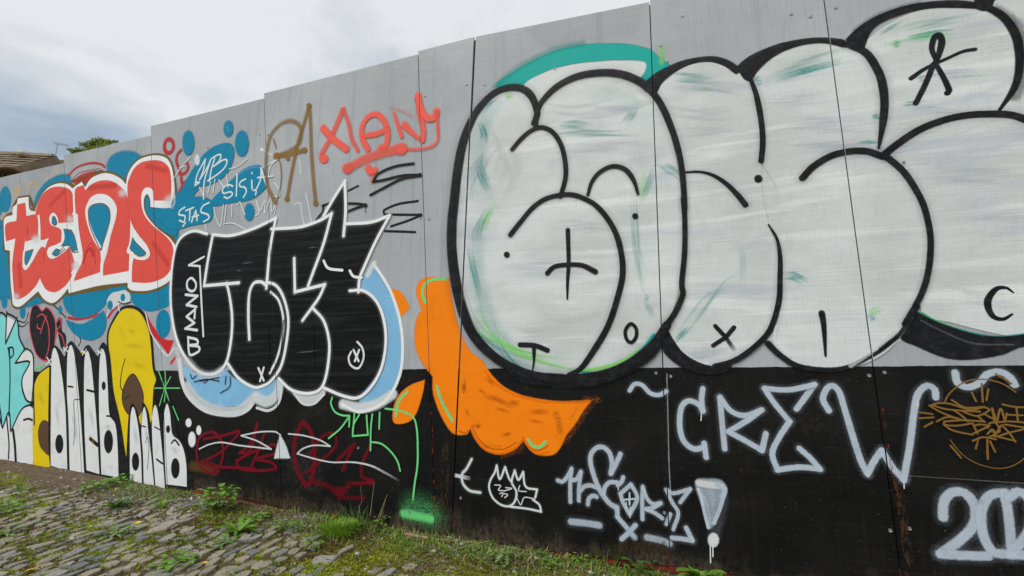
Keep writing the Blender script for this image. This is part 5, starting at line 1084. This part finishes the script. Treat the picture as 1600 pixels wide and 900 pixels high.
# ------------------------------------------------------------------ beyond the hoarding: two houses and a tree
m_tile = simple('roof_tile', srgb(132, 116, 96), .8, .22, 3); m_ridge = simple('ridge_tile', srgb(150, 134, 112), .8, .25, 4)
m_brick = simple('render_wall', srgb(120, 104, 84), .85, .2, 4); m_hung = simple('dark_pantile', srgb(84, 66, 50), .8, .3, 5); m_pale = simple('mortar_pale', srgb(176, 164, 144), .85, .2, 5)
m_lead = simple('grey_vent', srgb(170, 164, 150), .6, .2, 6); m_alu = simple('aerial_alloy', (0.35, 0.35, 0.36), .4, .1, 10, metal=.8); m_gl = simple('window_glass', (0.03, 0.04, 0.05), .12, .2, 2); m_wf = simple('window_frame', (0.7, 0.7, 0.68), .5, .05, 10)
def house(name, label, pxl, pxr, zl, zr, pitch, slope_len, tiles):
    """ridge end points from the photograph; roof slope falls towards us; local x along the ridge, local y away, z up"""
    A, B = at_depth(*pxl, zl), at_depth(*pxr, zr); B.z = A.z
    d = (B-A); L = d.length; ang = math.atan2(d.y, d.x)
    o = empty(name, (A.x, A.y, 0), label=label, category='house'); o.rotation_euler.z = ang
    hr = A.z; run = slope_len*math.cos(pitch); drop = slope_len*math.sin(pitch); ze = hr-drop
    x0 = -9.0 if tiles else -.3
    def bx(nm, x_0, x_1, y_0, y_1, z_0, z_1, m, par=o):
        v = [(x, y, z) for x in (x_0, x_1) for y in (y_0, y_1) for z in (z_0, z_1)]
        return link(nm, mesh(nm, v, [(0, 1, 3, 2), (4, 6, 7, 5), (0, 4, 5, 1), (2, 3, 7, 6), (0, 2, 6, 4), (1, 5, 7, 3)], m), par)
    bx('wall', x0+.3, L-.15, -run+.35, run-.35, 0, ze+.02, m_brick)
    # roof: solid wedge; courses of tiles, each course a thin strip proud of the next, cut into single tiles
    v = [(x0, -run, ze), (L, -run, ze), (L, run, ze), (x0, run, ze), (x0, 0, hr-.03), (L, 0, hr-.03)]
    roof = link('roof', mesh('roof', v, [(0, 1, 5, 4), (2, 3, 4, 5), (0, 4, 3), (1, 2, 5), (0, 3, 2, 1)], m_tile), o)
    tv, tf, tm = [], [], []
    nC = int(slope_len/.25)
    for c in range(nC):
        a0, a1 = c*.25, c*.25+.28
        k = 0; x = x0+(.1 if c % 2 else 0)
        while x < L:
            w_ = min(.205, L-x-.004); lift = .045+rnd.uniform(0, .02); b0 = len(tv)
            for (xx, aa, ll) in ((x, a0, .012), (x+w_, a0, .012), (x+w_, a1, lift), (x, a1, lift), (x, a1, .002), (x+w_, a1, .002)):
                tv.append((xx, -math.cos(pitch)*aa-math.sin(pitch)*ll, hr-.03-math.sin(pitch)*aa+math.cos(pitch)*ll))
            tf += [(b0, b0+1, b0+2, b0+3), (b0+3, b0+2, b0+5, b0+4)]; tm += [rnd.choice((0, 0, 0, 1))]*2
            x += .215
    m_t2 = bpy.data.materials.get('roof_tile_worn') or simple('roof_tile_worn', srgb(112, 100, 86), .85, .25, 4)
    link('roof_tiles', mesh('roof_tiles', tv, tf, [m_tile, m_t2], tm), roof, kind='stuff')
    rme = None; x = x0; i = 0
    vr, fr = [], []; tube(vr, fr, [(0, 0, 0), (.30, 0, 0)], .075, 7); rme = mesh('ridge_tile', vr, fr, m_ridge)
    while x < L-.2: r_ = link('ridge_tile', rme, roof); r_.location = (x, 0, hr-.03+rnd.uniform(-.006, .006)); x += .315
    bx('eaves_board', x0, L, -run-.03, -run+.0, ze-.05, ze-.012, m_hung)
    return o, L, run, ze, hr, bx
h1, L1, run1, ze1, hr1, bx1 = house('tiled_house', 'brown house with long tiled roof and dark patterned wall beyond the hoarding', (-40, 235.5), (88.5, 243.8), 15.0, 15.3, math.radians(38), 1.75, True)
v, f = [], []
# hung-tile band under the eaves: dark scalloped tiles with pale edges, standing proud of the wall
tv, tf, tm = [], [], []
for c in range(12):
    for k in range(118):
        x = -8.6+k*.09+(.045 if c % 2 else 0); z1 = ze1-.06-c*.12; b0 = len(tv)
        if x > L1-.3: continue
        y0 = -run1+.32-.03
        for (dx, dz, dy) in ((0, 0, .02), (.15, 0, .02), (.15, -.13, -.012), (.075, -.185, -.018), (0, -.13, -.012), (.06, -.02, -.03), (.09, -.02, -.03), (.09, -.17, -.045), (.06, -.17, -.045)): tv.append((x+dx*.56, y0+dy, z1+dz*.72))
        tf += [(b0, b0+4, b0+3, b0+2, b0+1), (b0+5, b0+8, b0+7, b0+6)]; tm += [0, 1]
link('hung_tiles', mesh('hung_tiles', tv, tf, [m_hung, m_pale], tm), h1, kind='stuff')
vt = bmesh.new(); bmesh.ops.create_uvsphere(vt, u_segments=12, v_segments=8, radius=.17)
for q in vt.verts: q.co.z = max(-.1, q.co.z)*.8
me = bpy.data.meshes.new('roof_vent'); vt.to_mesh(me); vt.free(); me.materials.append(m_lead); vo = link('roof_vent', me, h1); vo.location = (L1-.62, -.42, hr1-.22)
v, f = [], []; tube(v, f, [(0, 0, 0), (0, 0, .62)], .014, 5); mast = link('aerial_mast', mesh('aerial_mast', v, f, m_alu), h1); mast.location = (L1-.12, .1, hr1-.15)
v, f = [], []; tube(v, f, [(-.1, 0, .60), (.34, 0, .56)], .009, 4)
for k in range(5): tube(v, f, [(-.06+k*.09, -.14, .597-k*.008), (-.06+k*.09, .14, .597-k*.008)], .005, 4)
link('aerial_arm', mesh('aerial_arm', v, f, m_alu), mast)
for k in range(3):
    fr = bx1('window', -7.5+k*2.6, -6.4+k*2.6, -run1+.30, -run1+.36, 1.0, 2.3, m_wf); bx1('pane', -7.42+k*2.6, -6.48+k*2.6, -run1+.285, -run1+.33, 1.08, 2.22, m_gl, fr)
h2, L2, run2, ze2, hr2, bx2 = house('far_house', 'small far roof seen between the brown house and the stepped sheets', (86, 249.4), (112, 250.6), 24.0, 24.3, math.radians(36), 2.4, False)
bx2('chimney', .3, .75, -.2, .25, hr2-.5, hr2-.04, m_brick, h2)

m_bark = simple('bark', (0.11, 0.085, 0.06), .9, .35, 6)
M_CR = [m_leaf('crown_leaf', (0.20, 0.28, 0.024), (0.38, 0.44, 0.05), .6, .35), m_leaf('crown_leaf_dark', (0.055, 0.09, 0.012), (0.12, 0.17, 0.02), .6, .3)]
tc = at_depth(150, 262, 14.0); tree = empty('tree', (tc.x, tc.y, gz(tc.x)), label='yellow green leafy tree rising just above the grey sheets', category='tree')
ht = tc.z-gz(tc.x)
v, f = [], []
tube(v, f, [(0, 0, -.2), (.05, .02, ht*.3), (-.03, .05, ht*.6), (.02, 0, ht*.92)], [.17, .14, .10, .05], 9)
trunk = link('trunk', mesh('trunk', v, f, m_bark), tree)
CL = []
def clump(px_, py_, r, dz=0): p = at_depth(px_, py_, 14.0+dz); CL.append((Vector((p.x-tc.x, p.y-tc.y, p.z-gz(tc.x))), r))
for a in ((150, 221, .14), (158, 219, .13), (143, 224, .13), (165, 221, .12), (135, 227, .12), (128, 225, .07, .1), (172, 222, .10), (180, 221, .06), (152, 228, .22, .2), (165, 229, .22, -.2), (140, 232, .17), (125, 235, .12), (115, 235, .09, -.1), (109, 234, .05), (120, 240, .16), (134, 240, .24, .3), (150, 240, .3, -.2), (168, 238, .26), (180, 236, .2), (190, 232, .16), (198, 240, .24), (150, 256, .5), (125, 256, .36), (180, 258, .45), (205, 258, .35)): clump(*a)
for c, r in CL[::3]:
    v, f = [], []; s0 = Vector((0, 0, ht*.55+rnd.random()*ht*.25)); mid = (s0+c)*.5+Vector((0, 0, .1)); tube(v, f, [s0, mid, c], [.035, .022, .008], 5); link('limb', mesh('limb', v, f, m_bark), trunk)
cv, cf, cm = [], [], []
for c, r in CL:
    for _ in range(int(230*(r/.2)**1.7)+40):
        d = Vector((rnd.gauss(0, 1), rnd.gauss(0, 1), rnd.gauss(0, .75))).normalized()*r*rnd.random()**.45; d.z *= .72; p = c+d
        L_ = rnd.uniform(.035, .07); a = Vector((rnd.gauss(0, 1), rnd.gauss(0, 1), rnd.gauss(0, .5))).normalized(); b = a.orthogonal().normalized(); b.rotate(__import__('mathutils').Quaternion(a, rnd.random()*6.28)); b0 = len(cv)
        cv += [tuple(p), tuple(p+a*L_*.5+b*L_*.3), tuple(p+a*L_), tuple(p+a*L_*.5-b*L_*.3)]; cf.append((b0, b0+1, b0+2, b0+3)); cm.append(1 if rnd.random() < .3 else 0)
link('crown', mesh('crown', cv, cf, M_CR, cm), tree)
